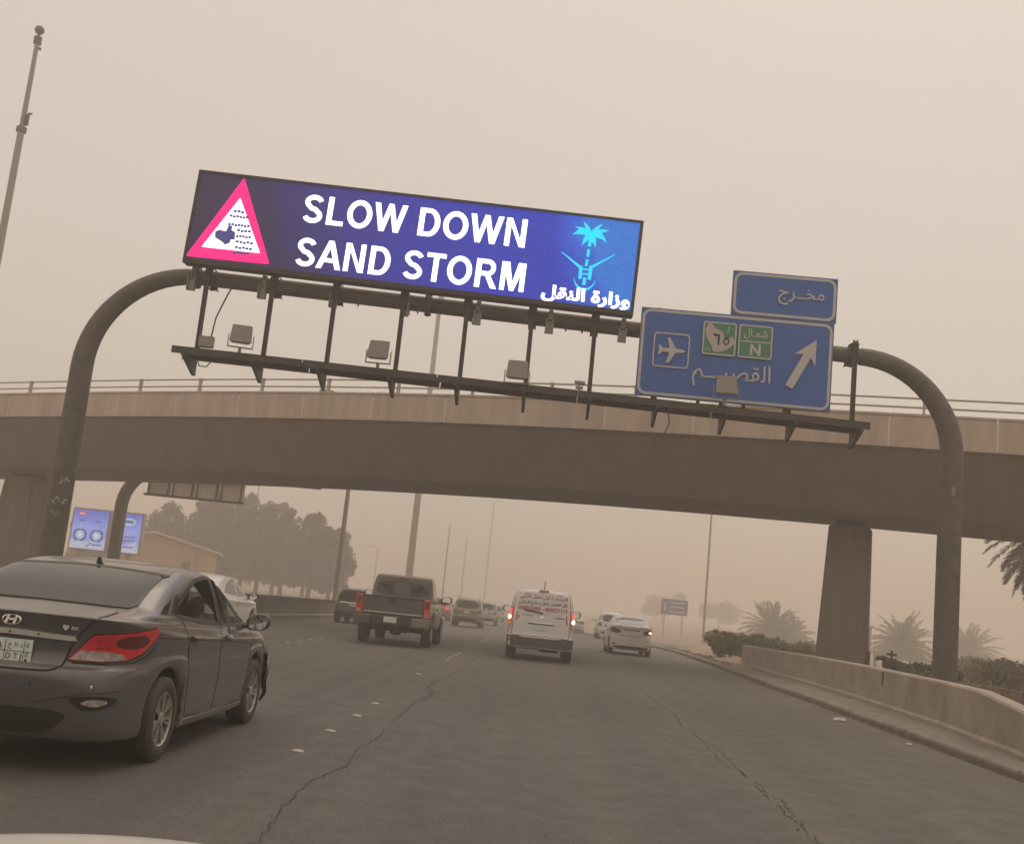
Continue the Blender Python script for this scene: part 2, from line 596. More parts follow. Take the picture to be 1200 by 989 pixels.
for x, s0, stp_, lab in ROWS:
    for q in range(4):
        y = s0+q*stp_
        o = obj('lane_stud', sm, None, None, loc=(x+rng.uniform(-.02, .02), y, zr(y)+0.003))
        o.rotation_euler = (0, 0, rng.uniform(-0.3, 0.3))
        tag(o, lab.format(nth[q]), 'road stud', 'raised lane studs')
o = obj('lane_stud', sm, None, None, loc=(-2.0, 19.47, 0.003))
tag(o, 'lone white lane stud between the near row and the row by the pickup', 'road stud', 'raised lane studs')

# ------------------------------------------------------------------ concrete barrier right, median wall left
def barrier_x(y):
    pts = [(8, 5.95), (13.5, 6.02), (14.2, 6.14), (18.1, 6.55), (23.8, 6.78), (34, 7.15), (40, 7.35)]
    for (a, xa), (b, xb) in zip(pts, pts[1:]):
        if y <= b: return xa+(xb-xa)*(y-a)/(b-a)
    return pts[-1][1]
bar = empty('road_barrier', (6.5, 16, 0.12), 0, 'long low concrete barrier with pale dusty top along the right kerb', 'barrier')
def barrier_block(y0, y1, parent, h0=None, h1=None):
    n = max(2, int((y1-y0)/0.8)+1)
    ys = np.linspace(y0, y1, n)
    bm = bmesh.new(); prev = None
    for y in ys:
        y = float(y)
        h = 0.84
        if y < 16.2: h = 0.84-(16.2-y)*0.065
        bx = barrier_x(y); z0 = zr(y)+0.10
        z1 = zr(y)+h
        prof = [(0.0, z0), (0.0, z0+0.08), (0.035, z0+0.12), (0.05, z1-0.03), (0.075, z1), (0.27, z1+0.004), (0.30, z1-0.03), (0.34, z0)]
        ring = [bm.verts.new((bx+a-6.5, y-16, c-0.12)) for a, c in prof]
        if prev:
            for q in range(len(prof)-1):
                bm.faces.new((prev[q], prev[q+1], ring[q+1], ring[q]))
        else: bm.faces.new(ring[::-1])
        prev = ring
    bm.faces.new(prev)
    bmesh.ops.recalc_face_normals(bm, faces=bm.faces)
    return bm_obj('barrier_segment', bm, concrete_barrier, parent)
y = 6.0
while y < 39.5:
    y2 = min(y+6.0, 39.8)
    barrier_block(y, y2-0.012, bar)
    y = y2
rust = mat('rust_stain', (0.13, 0.06, 0.03), 0.9, var=0.4, scale=14)
# rust stain running down the barrier face below a bolt
v = []; f = []
for i, (w, dz) in enumerate([(0.045, 0.80), (0.06, 0.72), (0.05, 0.62), (0.04, 0.54), (0.012, 0.50)]):
    yy = 21.6
    fx = barrier_x(yy)+0.05-(0.80-dz)*0.02-0.006-6.5
    v += [(fx-0.002, yy-w*1.3-16, dz-0.12), (fx+0.002, yy+w*1.3-16, dz-0.12)]
    if i: f.append((2*i-2, 2*i-1, 2*i+1, 2*i))
pyd('rust_stain', v, f, rust, bar)

med = empty('median_wall', (-10.1, 40, 0), 0, 'grey concrete median wall with pale coping behind the left lanes', 'wall')
for y in np.arange(-10, 150, 5.0):
    y = float(y); y2 = y+4.985
    bm = bmesh.new(); prev = None
    for yy in (y, y2):
        xx = left_x(yy)+10.1
        z0 = zr(yy)
        prof = [(0.12, z0-0.1), (0.10, z0+0.15), (0.0, z0+0.22), (-0.02, z0+0.80), (0.03, z0+0.80), (0.03, z0+0.88), (-0.28, z0+0.88), (-0.28, z0+0.80), (-0.24, z0-0.1)]
        ring = [bm.verts.new((a, yy-40, c)) for a, c in [(p[0]+xx, p[1]) for p in prof]]
        if prev:
            for q in range(len(prof)-1):
                bm.faces.new((prev[q], prev[q+1], ring[q+1], ring[q]))
            bm.faces.new(ring)
        else: bm.faces.new(ring[::-1])
        prev = ring
    bmesh.ops.recalc_face_normals(bm, faces=bm.faces)
    bm_obj('wall_segment', bm, concrete_wall, med)

# ------------------------------------------------------------------ overpass
def bq(x):
    d = x+6
    return -0.0013*d*d/(1+(d/45)**2)
def by(x): return 36.36-0.385*x
NRM = Vector((0.385, 1, 0)).normalized()    # from near face to far face of the bridge
def bpt(x, off, z):
    return Vector((x, by(x), 0)) + NRM*off + Vector((0, 0, z+bq(x)))
ov = empty('overpass', (9.2, 37.0, 0), 0, 'brown concrete road overpass crossing the highway, with railing on top', 'bridge')
ORG = Vector((9.2, 37.0, 0))
def sweep_bridge(name, prof, xs, m, parent, closed=True, caps=True):
    bm = bmesh.new(); prev = None
    n = len(prof)
    for x in xs:
        ring = [bm.verts.new(bpt(x, a, c)-ORG) for a, c in prof]
        if prev:
            for q in range(n if closed else n-1):
                bm.faces.new((prev[q], prev[(q+1) % n], ring[(q+1) % n], ring[q]))
        elif caps: bm.faces.new(ring[::-1])
        prev = ring
    if caps: bm.faces.new(prev)
    bmesh.ops.recalc_face_normals(bm, faces=bm.faces)
    return bm_obj(name, bm, m, parent)
xs = list(np.linspace(-75, 60, 64))
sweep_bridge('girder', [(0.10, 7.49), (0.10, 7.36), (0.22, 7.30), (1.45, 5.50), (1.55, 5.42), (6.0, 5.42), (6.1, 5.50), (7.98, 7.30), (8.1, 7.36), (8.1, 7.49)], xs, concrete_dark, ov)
sweep_bridge('rear_parapet', [(7.9, 7.495), (8.22, 7.495), (8.22, 8.42), (7.9, 8.42)], xs, concrete_light, ov)
joint_m = mat('joint_sealant', (.66, .58, .50), .8, var=.2, scale=5)
x = -60.0
STEP = 2.8
while x < 40:
    x2 = x+STEP
    g_ = 0.024
    sweep_bridge('parapet_panel', [(0.0+rng.uniform(-.006, .006), 7.40), (0.0, 8.32), (0.02, 8.36), (0.26, 8.36), (0.26, 7.495), (0.06, 7.495), (0.025, 7.40)], [x+g_, x2-g_], concrete_light, ov)
    sweep_bridge('joint_seal', [(0.003, 7.42), (0.003, 8.30), (0.05, 8.30), (0.05, 7.42)], [x2-g_, x2+g_], joint_m, ov)
    sweep_bridge('coping', [(-0.03, 8.363), (-0.03, 8.43), (0.29, 8.43), (0.29, 8.363)], [x+g_*0.4, x2-g_*0.4], concrete_light, ov)
    x = x2
# railing: posts with two round rails
post_me = None
px0 = -60.0+0.9
x = px0
rail_posts = []
while x < 40:
    p = bpt(x, 0.13, 8.43)-ORG
    if post_me is None:
        bm = bmesh.new()
        add_box(bm, (0, 0, 0.27), (0.07, 0.16, 0.54), bev=0.01)
        add_box(bm, (0, 0, 0.008), (0.18, 0.22, 0.016))
        add_lathe(bm, [(-0.07, 0.001), (-0.07, 0.055), (0.07, 0.055), (0.07, 0.001)], 10, 'x')
        bmesh.ops.translate(bm, verts=bm.verts[-40:], vec=(0, 0, 0.50))
        post_me = bpy.data.meshes.new('railing_post')
        bm.to_mesh(post_me); bm.free()
        post_me.materials.append(rail_steel)
    o = obj('railing_post', post_me, None, ov, loc=p)
    o.rotation_euler = (0, 0, math.atan(-0.385))
    x += STEP
for hh in (0.22, 0.50):
    tube('rail', [bpt(x, 0.13, 8.43+hh)-ORG for x in np.linspace(-60, 40, 60)], 0.032, rail_steel, ov, 8)
# floodlight cluster bolted to one of the posts
bm = bmesh.new()
pc = bpt(5.0-4.35, 0.05, 8.43)-ORG
add_tube(bm, [pc, pc+Vector((0, 0, 0.62))], 0.03, 8)
for dz in (0.18, 0.36, 0.55):
    add_box(bm, pc+Vector((0, -0.08, dz)), (0.36 if dz != 0.36 else 0.26, 0.16, 0.09), bev=0.02)
bm_obj('lamp_cluster', bm, galv, ov)
# piers with bearings
def pier(tl, tr, bl, br, dep, zb):
    """corners as (x, y) of near face; z from ground to soffit"""
    zt = 5.42+bq(tl[0])-0.16
    bm = bmesh.new()
    dv = NRM*dep
    lo = [Vector((bl[0], bl[1], zb)), Vector((br[0], br[1], zb)), Vector((br[0], br[1], zb))+dv, Vector((bl[0], bl[1], zb))+dv]
    hi = [Vector((tl[0], tl[1], zt)), Vector((tr[0], tr[1], zt)), Vector((tr[0], tr[1], zt))+dv, Vector((tl[0], tl[1], zt))+dv]
    a = [bm.verts.new(p-ORG) for p in lo]; b_ = [bm.verts.new(p-ORG) for p in hi]
    bm.faces.new(a[::-1]); bm.faces.new(b_)
    for i in range(4): bm.faces.new((a[i], a[(i+1) % 4], b_[(i+1) % 4], b_[i]))
    bmesh.ops.recalc_face_normals(bm, faces=bm.faces)
    bmesh.ops.bevel(bm, geom=list(bm.edges), offset=0.05, segments=2, affect='EDGES')
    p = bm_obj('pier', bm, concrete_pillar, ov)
    mid = (hi[0]+hi[1]+hi[2]+hi[3])/4-ORG
    o = box('bearing', (mid.x, mid.y, mid.z+0.09), ((tr[0]-tl[0])*0.72, 0.9, 0.2), dark_under, ov)
    o.rotation_euler = (0, 0, math.atan(-0.385))
pier((9.38, 36.5), (10.60, 36.03), (9.12, 36.6), (10.66, 36.0), 1.15, -0.4)
pier((-25.5, 49.9), (-23.9, 49.3), (-26.1, 50.1), (-23.55, 49.2), 1.3, -0.8)

# ------------------------------------------------------------------ sign gantry
GY = 22.7
gan = empty('sign_gantry', (8.31, GY, 0.0), 0, 'grey tubular steel sign gantry spanning the highway on two bent posts', 'gantry')
GO = Vector((8.31, GY, 0))
def arc_pts(c, r, a0, a1, n=14):
    return [Vector((c[0]+r*math.cos(a), GY, c[1]+r*math.sin(a)))-GO for a in np.linspace(a0, a1, n)]
PR = 0.235
lp = [Vector((-10.34, GY, -0.1))-GO, Vector((-10.34, GY, 3))-GO, Vector((-10.34, GY, 5.1))-GO] + arc_pts((-10.34+2.2, 5.5), 2.2, math.pi, math.pi/2, 16)
tube('post', lp, [PR*1.08, PR*1.04, PR*1.0]+[PR*(1.0-.26*i/15) for i in range(16)], steel, gan, 28)
rp = [Vector((8.31, GY, -0.1))-GO, Vector((8.31, GY, 3))-GO, Vector((8.31, GY, 5.0))-GO] + arc_pts((8.31-2.0, 5.27), 2.0, 0, math.pi/2, 16)
tube('post', rp, [PR*1.04, PR*1.02, PR*.99]+[PR*(.99-.20*i/15) for i in range(16)], steel, gan, 28)
BL, BR = Vector((-8.14, GY, 7.70)), Vector((6.31, GY, 7.27))
def beam_z(x): return BL.z+(BR.z-BL.z)*(x-BL.x)/(BR.x-BL.x)
tube('beam', [BL-GO, BR-GO], PR*0.72, steel, gan, 28)
for x in (-8.12, 6.12, -3.0):
    bm = bmesh.new()
    add_lathe(bm, [(-0.04, 0.16), (-0.04, 0.25), (-0.005, 0.25), (-0.005, 0.24), (0.005, 0.24), (0.005, 0.25), (0.04, 0.25), (0.04, 0.16)], 24)
    for q in range(12):
        a = q*math.pi/6
        add_box(bm, (0, 0.215*math.cos(a), 0.215*math.sin(a)), (0.14, 0.035, 0.035))
    bm_obj('flange', bm, steel, gan, loc=Vector((x, GY, beam_z(x)))-GO)
# graffiti and stickers on the left post (pale daubs)
daub = mat('pale_daub', (0.42, 0.38, 0.34), 0.8, var=0.4, scale=14)
for dz, pts in [(3.0, 7), (2.52, 7), (2.28, 6)]:
    bm = bmesh.new()
    r = np.random.default_rng(int(dz*100))
    for q in range(pts):
        a = r.uniform(-0.45, 0.35)-1.14
        a2 = a+r.uniform(-0.3, 0.35)
        z0 = dz+r.uniform(-0.07, 0.07); z1 = z0+r.uniform(-0.07, 0.07)
        rad = PR*1.075+0.004
        n = 5
        prev = None
        for i in range(n):
            t = i/(n-1)
            aa = a+(a2-a)*t; zz = z0+(z1-z0)*t+0.02*math.sin(t*3)
            p = Vector((rad*math.cos(aa), rad*math.sin(aa), zz))
            pr = [bm.verts.new(p+Vector((0, 0, 0.022))), bm.verts.new(p-Vector((0, 0, 0.022)))]
            if prev: bm.faces.new((prev[0], prev[1], pr[1], pr[0]))
            prev = pr
    bm_obj('paint_daub', bm, daub, gan, loc=Vector((-10.34, GY, 0))-GO)
box('pole_plate', Vector((8.31-0.03, GY-PR*1.0, 4.55))-GO, (0.07, 0.02, 0.16), galv, gan)

# walkway hung below: hangers, longitudinal channel, grating, triangular brackets
WY = 21.95
def walk_z(x): return 5.92+(5.66-5.92)*(x+8.0)/14.2
hang_x = [-7.79, -6.35, -4.98, -3.50, -2.12, -0.72, 0.63, 2.0, 3.4, 4.8, 6.12]
for x in hang_x:
    top = beam_z(x)+0.26
    bot = walk_z(x)-0.12
    bm = bmesh.new()
    h = top-bot
    for dx in (-0.035, 0.035):
        add_box(bm, (dx, 0, 0), (0.022, 0.075, h))
    add_box(bm, (0, 0, 0), (0.05, 0.014, h-0.04))
    hg = bm_obj('hanger', bm, steel_dark, gan, loc=Vector((x, GY-0.30, (top+bot)/2))-GO)
    bm = bmesh.new()
    add_box(bm, (0, -0.25, 0.0), (0.17, 0.03, 0.40))
    add_box(bm, (0, 0.20, 0.0), (0.17, 0.03, 0.40))
    for zz in (-0.185, 0.185):
        add_tube(bm, [(-0.07, -0.34, zz), (-0.07, 0.30, zz)], 0.014, 6)
        add_tube(bm, [(0.07, -0.34, zz), (0.07, 0.30, zz)], 0.014, 6)
    bm_obj('clamp', bm, steel_dark, gan, loc=Vector((x, GY, beam_z(x)))-GO)
# walkway sections: channel edge + grating, five sections
edges = [-8.05, -5.3, -2.5, 0.4, 3.2, 6.3]
for a, b_ in zip(edges, edges[1:]):
    bm = bmesh.new()
    za, zb_ = walk_z(a), walk_z(b_)
    def qz(x): return za+(zb_-za)*(x-a)/(b_-a)
    for yy in (-0.33, 0.37):
        p = [Vector((a, WY+yy, za)), Vector((b_-0.02, WY+yy, zb_)), Vector((b_-0.02, WY+yy, zb_-0.13)), Vector((a, WY+yy, za-0.13))]
        add_prism(bm, [q-GO for q in p], (0, 0.02, 0))
        for zo in (0, -0.13):
            p = [Vector((a, WY+yy, za+zo)), Vector((b_-0.02, WY+yy, zb_+zo)), Vector((b_-0.02, WY+yy, zb_+zo-0.012)), Vector((a, WY+yy, za+zo-0.012))]
            add_prism(bm, [q-GO for q in p], (0, 0.06 if yy < 0 else -0.06, 0))
    n = int((b_-a)/0.06)
    for i in range(n):
        xx = a+0.03+i*(b_-a-0.04)/n
        add_box(bm, Vector((xx, WY+0.02, qz(xx)-0.04))-GO, (0.022, 0.66, 0.035))
    for yy in (-0.15, 0.02, 0.19):
        p = [Vector((a, WY+yy, za-0.02)), Vector((b_-0.02, WY+yy, zb_-0.02)), Vector((b_-0.02, WY+yy, zb_-0.05)), Vector((a, WY+yy, za-0.05))]
        add_prism(bm, [q-GO for q in p], (0, 0.012, 0))
    bmesh.ops.recalc_face_normals(bm, faces=bm.faces)
    bm_obj('walkway_section', bm, steel_dark, gan)
for x in hang_x:
    z0 = walk_z(x)-0.13
    pts = [Vector((x-0.03, WY-0.36, z0)), Vector((x-0.03, WY+0.50, z0)), Vector((x-0.03, WY+0.50, z0-0.32)), Vector((x-0.03, WY+0.40, z0-0.32)), Vector((x-0.03, WY-0.36, z0-0.06))]
    prism('bracket', [p-GO for p in pts], (0.06, 0, 0), steel_dark, gan)
box('junction_box', Vector((-7.42, 21.85, 6.10))-GO, (0.30, 0.14, 0.24), galv, gan, bev=0.015)
tube('cable', [Vector((-7.36, 21.9, 6.2))-GO, Vector((-7.38, 22.1, 6.7))-GO, Vector((-7.3, 22.4, 7.3))-GO, Vector((-7.3, 22.6, 7.5))-GO], 0.018, steel_dark, gan, 6)
tube('cable', [Vector((-7.55, 21.8, 5.72))-GO, Vector((-7.45, 21.7, 5.55))-GO, Vector((-7.3, 21.7, 5.55))-GO, Vector((-7.22, 21.8, 5.72))-GO, Vector((-5.6, 21.8, 5.66))-GO], 0.014, steel_dark, gan, 6)
tube('cable', [Vector((2.25, 22.0, 5.7))-GO, Vector((2.3, 21.9, 5.3))-GO, Vector((2.2, 21.9, 5.05))-GO, Vector((2.12, 21.9, 5.02))-GO], 0.012, steel_dark, gan, 6)
for x in (-4.5, -3.2, 0.0, 0.35):
    tube('cable_tie', [Vector((x, GY-0.21, beam_z(x)-0.12))-GO, Vector((x+0.02, GY-0.2, beam_z(x)-0.27))-GO], 0.02, steel_dark, gan, 6)

# floodlights standing on the walkway
def floodlight(x, z, label, ry=0.0, tilt=0.35):
    e = empty('floodlight', (x, 21.5, walk_z(x)), ry, label, 'floodlight', 'floodlights along the gantry walkway')
    bm = bmesh.new()
    w, h, d = 0.46, 0.44, 0.16
    rot = Matrix.Rotation(-tilt, 3, 'X')
    zc = z-walk_z(x)
    pts = [Vector((-w/2, -d/2, -h/2)), Vector((w/2, -d/2, -h/2)), Vector((w/2*0.9, -d/2, h/2)), Vector((-w/2*0.9, -d/2, h/2))]
    back = [Vector((p.x*0.72, d/2, p.z*0.72)) for p in pts]
    A = [bm.verts.new(rot @ p+Vector((0, 0, zc))) for p in pts]
    B = [bm.verts.new(rot @ p+Vector((0, 0, zc))) for p in back]
    bm.faces.new(A); bm.faces.new(B[::-1])
    for i in range(4): bm.faces.new((A[i], B[i], B[(i+1) % 4], A[(i+1) % 4]))
    bmesh.ops.recalc_face_normals(bm, faces=bm.faces)
    bmesh.ops.bevel(bm, geom=list(bm.edges), offset=0.018, segments=2, affect='EDGES')
    bm_obj('lamp_housing', bm, lamp_grey, e)
    bm = bmesh.new()
    add_box(bm, (-w/2-0.02, 0.02, zc-0.12), (0.02, 0.05, 0.26))
    add_box(bm, (w/2+0.02, 0.02, zc-0.12), (0.02, 0.05, 0.26))
    add_box(bm, (0, 0.02, zc-0.25), (w+0.06, 0.05, 0.02))
    add_box(bm, (0, 0.06, (zc-0.26)/2), (0.06, 0.06, zc-0.25))
    bm_obj('stirrup', bm, galv, e)
floodlight(-6.60, 6.23, 'square grey floodlight on the walkway below the warning triangle', 0.25)
floodlight(-3.74, 6.17, 'square grey floodlight on the walkway below the words of the display')
floodlight(-0.88, 6.02, 'square grey floodlight on the walkway below the emblem end of the display', 0.0)
floodlight(3.34, 6.10, 'square grey floodlight overlapping the lower edge of the blue sign')

# ------------------------------------------------------------------ LED message board
VW, VH = 9.70, 2.10
vms = empty('message_board', (-3.42, 22.2, 8.76), 0, 'large lit electronic display reading SLOW DOWN SAND STORM above the highway', 'display board')
vms.rotation_euler = (0, R(1.75), 0)
vcase = mat('display_case', (0.045, 0.036, 0.036), 0.6, 0.2, var=0.1, scale=3, dust=0.2)
box('housing', (0, 0.12, 0), (VW, 0.24, VH), vcase, vms, bev=0.02)
def frame_bar(x0, x1, z0, z1):
    return (( (x0+x1)/2, -0.02, (z0+z1)/2), (x1-x0, 0.10, z1-z0))
for r_ in [(-VW/2, VW/2, VH/2-0.05, VH/2), (-VW/2, VW/2, -VH/2, -VH/2+0.10), (-VW/2, -VW/2+0.05, -VH/2+0.10, VH/2-0.05), (VW/2-0.07, VW/2, -VH/2+0.10, VH/2-0.05)]:
    c_, s_ = frame_bar(*r_)
    box('frame_bar', c_, s_, vcase, vms)
def vms_bg():
    m = bpy.data.materials.new('led_screen')
    m.use_nodes = True
    t = m.node_tree; N = t.nodes; L = t.links
    b = N['Principled BSDF']
    b.inputs['Base Color'].default_value = (0.02, 0.015, 0.02, 1)
    b.inputs['Roughness'].default_value = 0.7
    tc = N.new('ShaderNodeTexCoord'); sep = N.new('ShaderNodeSeparateXYZ')
    L.new(tc.outputs['Object'], sep.inputs[0])
    mr = N.new('ShaderNodeMapRange')
    mr.inputs['From Min'].default_value = -VW/2; mr.inputs['From Max'].default_value = VW/2
    L.new(sep.outputs[0], mr.inputs[0])
    no = N.new('ShaderNodeTexNoise'); no.inputs['Scale'].default_value = 0.9; no.inputs['Detail'].default_value = 3
    L.new(tc.outputs['Object'], no.inputs['Vector'])
    ad = N.new('ShaderNodeMath'); ad.operation = 'MULTIPLY_ADD'; ad.inputs[1].default_value = 0.16
    L.new(no.outputs[0], ad.inputs[0]); L.new(mr.outputs[0], ad.inputs[2])
    sb = N.new('ShaderNodeMath'); sb.operation = 'MULTIPLY_ADD'; sb.inputs[1].default_value = 0.03
    L.new(sep.outputs[2], sb.inputs[0]); L.new(ad.outputs[0], sb.inputs[2])
    cr = N.new('ShaderNodeValToRGB')
    e = cr.color_ramp.elements
    e[0].position = 0.05; e[0].color = (0.022, 0.012, 0.045, 1)
    e[1].position = 1.06; e[1].color = (0.015, 0.18, 0.66, 1)
    for p, c_ in [(0.28, (0.020, 0.016, 0.075, 1)), (0.42, (0.025, 0.022, 0.22, 1)), (0.62, (0.018, 0.028, 0.36, 1)), (0.90, (0.012, 0.04, 0.46, 1)), (0.98, (0.015, 0.12, 0.66, 1))]:
        q = e.new(p); q.color = c_
    L.new(sb.outputs[0], cr.inputs[0])
    fn = N.new('ShaderNodeTexNoise'); fn.inputs['Scale'].default_value = 22; fn.inputs['Detail'].default_value = 4
    L.new(tc.outputs['Object'], fn.inputs['Vector'])
    fr = N.new('ShaderNodeMapRange'); fr.inputs['From Min'].default_value = .3; fr.inputs['From Max'].default_value = .7
    fr.inputs['To Min'].default_value = 0.86; fr.inputs['To Max'].default_value = 1.14
    L.new(fn.outputs[0], fr.inputs[0])
    seam = fr.outputs[0]
    for ax, pit in ((0, 0.485), (2, 0.485)):
        pp = N.new('ShaderNodeMath'); pp.operation = 'PINGPONG'; pp.inputs[1].default_value = pit
        L.new(sep.outputs[ax], pp.inputs[0])
        lt = N.new('ShaderNodeMath'); lt.operation = 'LESS_THAN'; lt.inputs[1].default_value = 0.008
        L.new(pp.outputs[0], lt.inputs[0])
        mu = N.new('ShaderNodeMath'); mu.operation = 'MULTIPLY_ADD'; mu.inputs[1].default_value = -0.22
        L.new(lt.outputs[0], mu.inputs[0]); L.new(seam, mu.inputs[2])
        seam = mu.outputs[0]
    L.new(cr.outputs[0], b.inputs['Emission Color'])
    L.new(seam, b.inputs['Emission Strength'])
    return m
def led(name, c_, s_=1.0):
    return mat(name, (0.02, 0.02, 0.02), 0.7, var=0, emit=c_, estr=s_)
led_white = led('led_white', (1.0, 0.97, 1.0), 2.2)
led_pink = led('led_pink', (1.0, 0.0, 0.21), 1.25)
led_cyan = led('led_cyan', (0.0, 0.72, 1.0), 1.15)
led_navy = led('led_navy', (0.05, 0.05, 0.22), 1.0)
SX0, SX1, SZ0, SZ1 = -VW/2+0.05, VW/2-0.07, -VH/2+0.10, VH/2-0.05
bm = bmesh.new()
q = [bm.verts.new(p) for p in ((SX0, -0.03, SZ0), (SX1, -0.03, SZ0), (SX1, -0.03, SZ1), (SX0, -0.03, SZ1))]
bm.faces.new(q)
bm_obj('screen', bm, vms_bg(), vms)
def uv(u, v): return (-VW/2+u*VW, VH/2-v*VH)
def vrect(u0, u1, v0, v1):
    return (-VW/2+u0*VW, -VW/2+u1*VW, VH/2-v1*VH, VH/2-v0*VH)
def rounded_tri(a, b_, c_, r=0.06):
    out = []
    P_ = [Vector(a), Vector(b_), Vector(c_)]
    for i in range(3):
        p, pr, nx_ = P_[i], P_[i-1], P_[(i+1) % 3]
        d0 = (pr-p).normalized()*r; d1 = (nx_-p).normalized()*r
        for t in np.linspace(0, 1, 5):
            t = float(t)
            out.append((p+d0)*(1-t)**2+p*2*t*(1-t)+(p+d1)*t*t)
    return [(v.x, v.y) for v in out]
wt = flat('warning_triangle', rounded_tri(uv(0.1035, 0.025), uv(0.193, 0.915), uv(0.004, 0.93)), -0.040, led_pink, vms, 0.006)
flat('triangle_field', rounded_tri(uv(0.1025, 0.25), uv(0.168, 0.81), uv(0.036, 0.815), 0.03), -0.002, led_white, wt, 0.001).location = (0, -0.041, 0)
# the car and the drifting sand pictogram
def vpoly(name, uvs, m=led_navy, y=-0.046):
    return flat(name, [uv(*p) for p in uvs], y, m, wt, 0.002)
vpoly('car_symbol', [(0.060, .64), (0.067, .615), (0.084, .62), (0.087, .56), (0.097, .555), (0.096, .60), (0.105, .62), (0.107, .70), (0.098, .705), (0.097, .74), (0.087, .765), (0.080, .74), (0.062, .70)])
for vv, u0, u1 in [(0.40, .093, .119), (0.455, .086, .130), (0.545, .086, .136), (0.60, .108, .141), (0.66, .108, .143), (0.72, .110, .150), (0.78, .110, .150), (0.835, .108, .145)]:
    n = int((u1-u0)/0.0068)
    bm = bmesh.new()
    for i in range(n):
        uu = u0+i*(u1-u0)/n
        jit = 0.004*math.sin(i*2.3+vv*40)
        a = uv(uu, vv-0.015+jit); b_ = uv(uu+(u1-u0)/n*0.86, vv+0.011+jit)
        add_box(bm, ((a[0]+b_[0])/2, -0.046, (a[1]+b_[1])/2-0.055*0), (b_[0]-a[0], 0.002, a[1]-b_[1]))
    bm_obj('sand_line', bm, led_navy, wt)

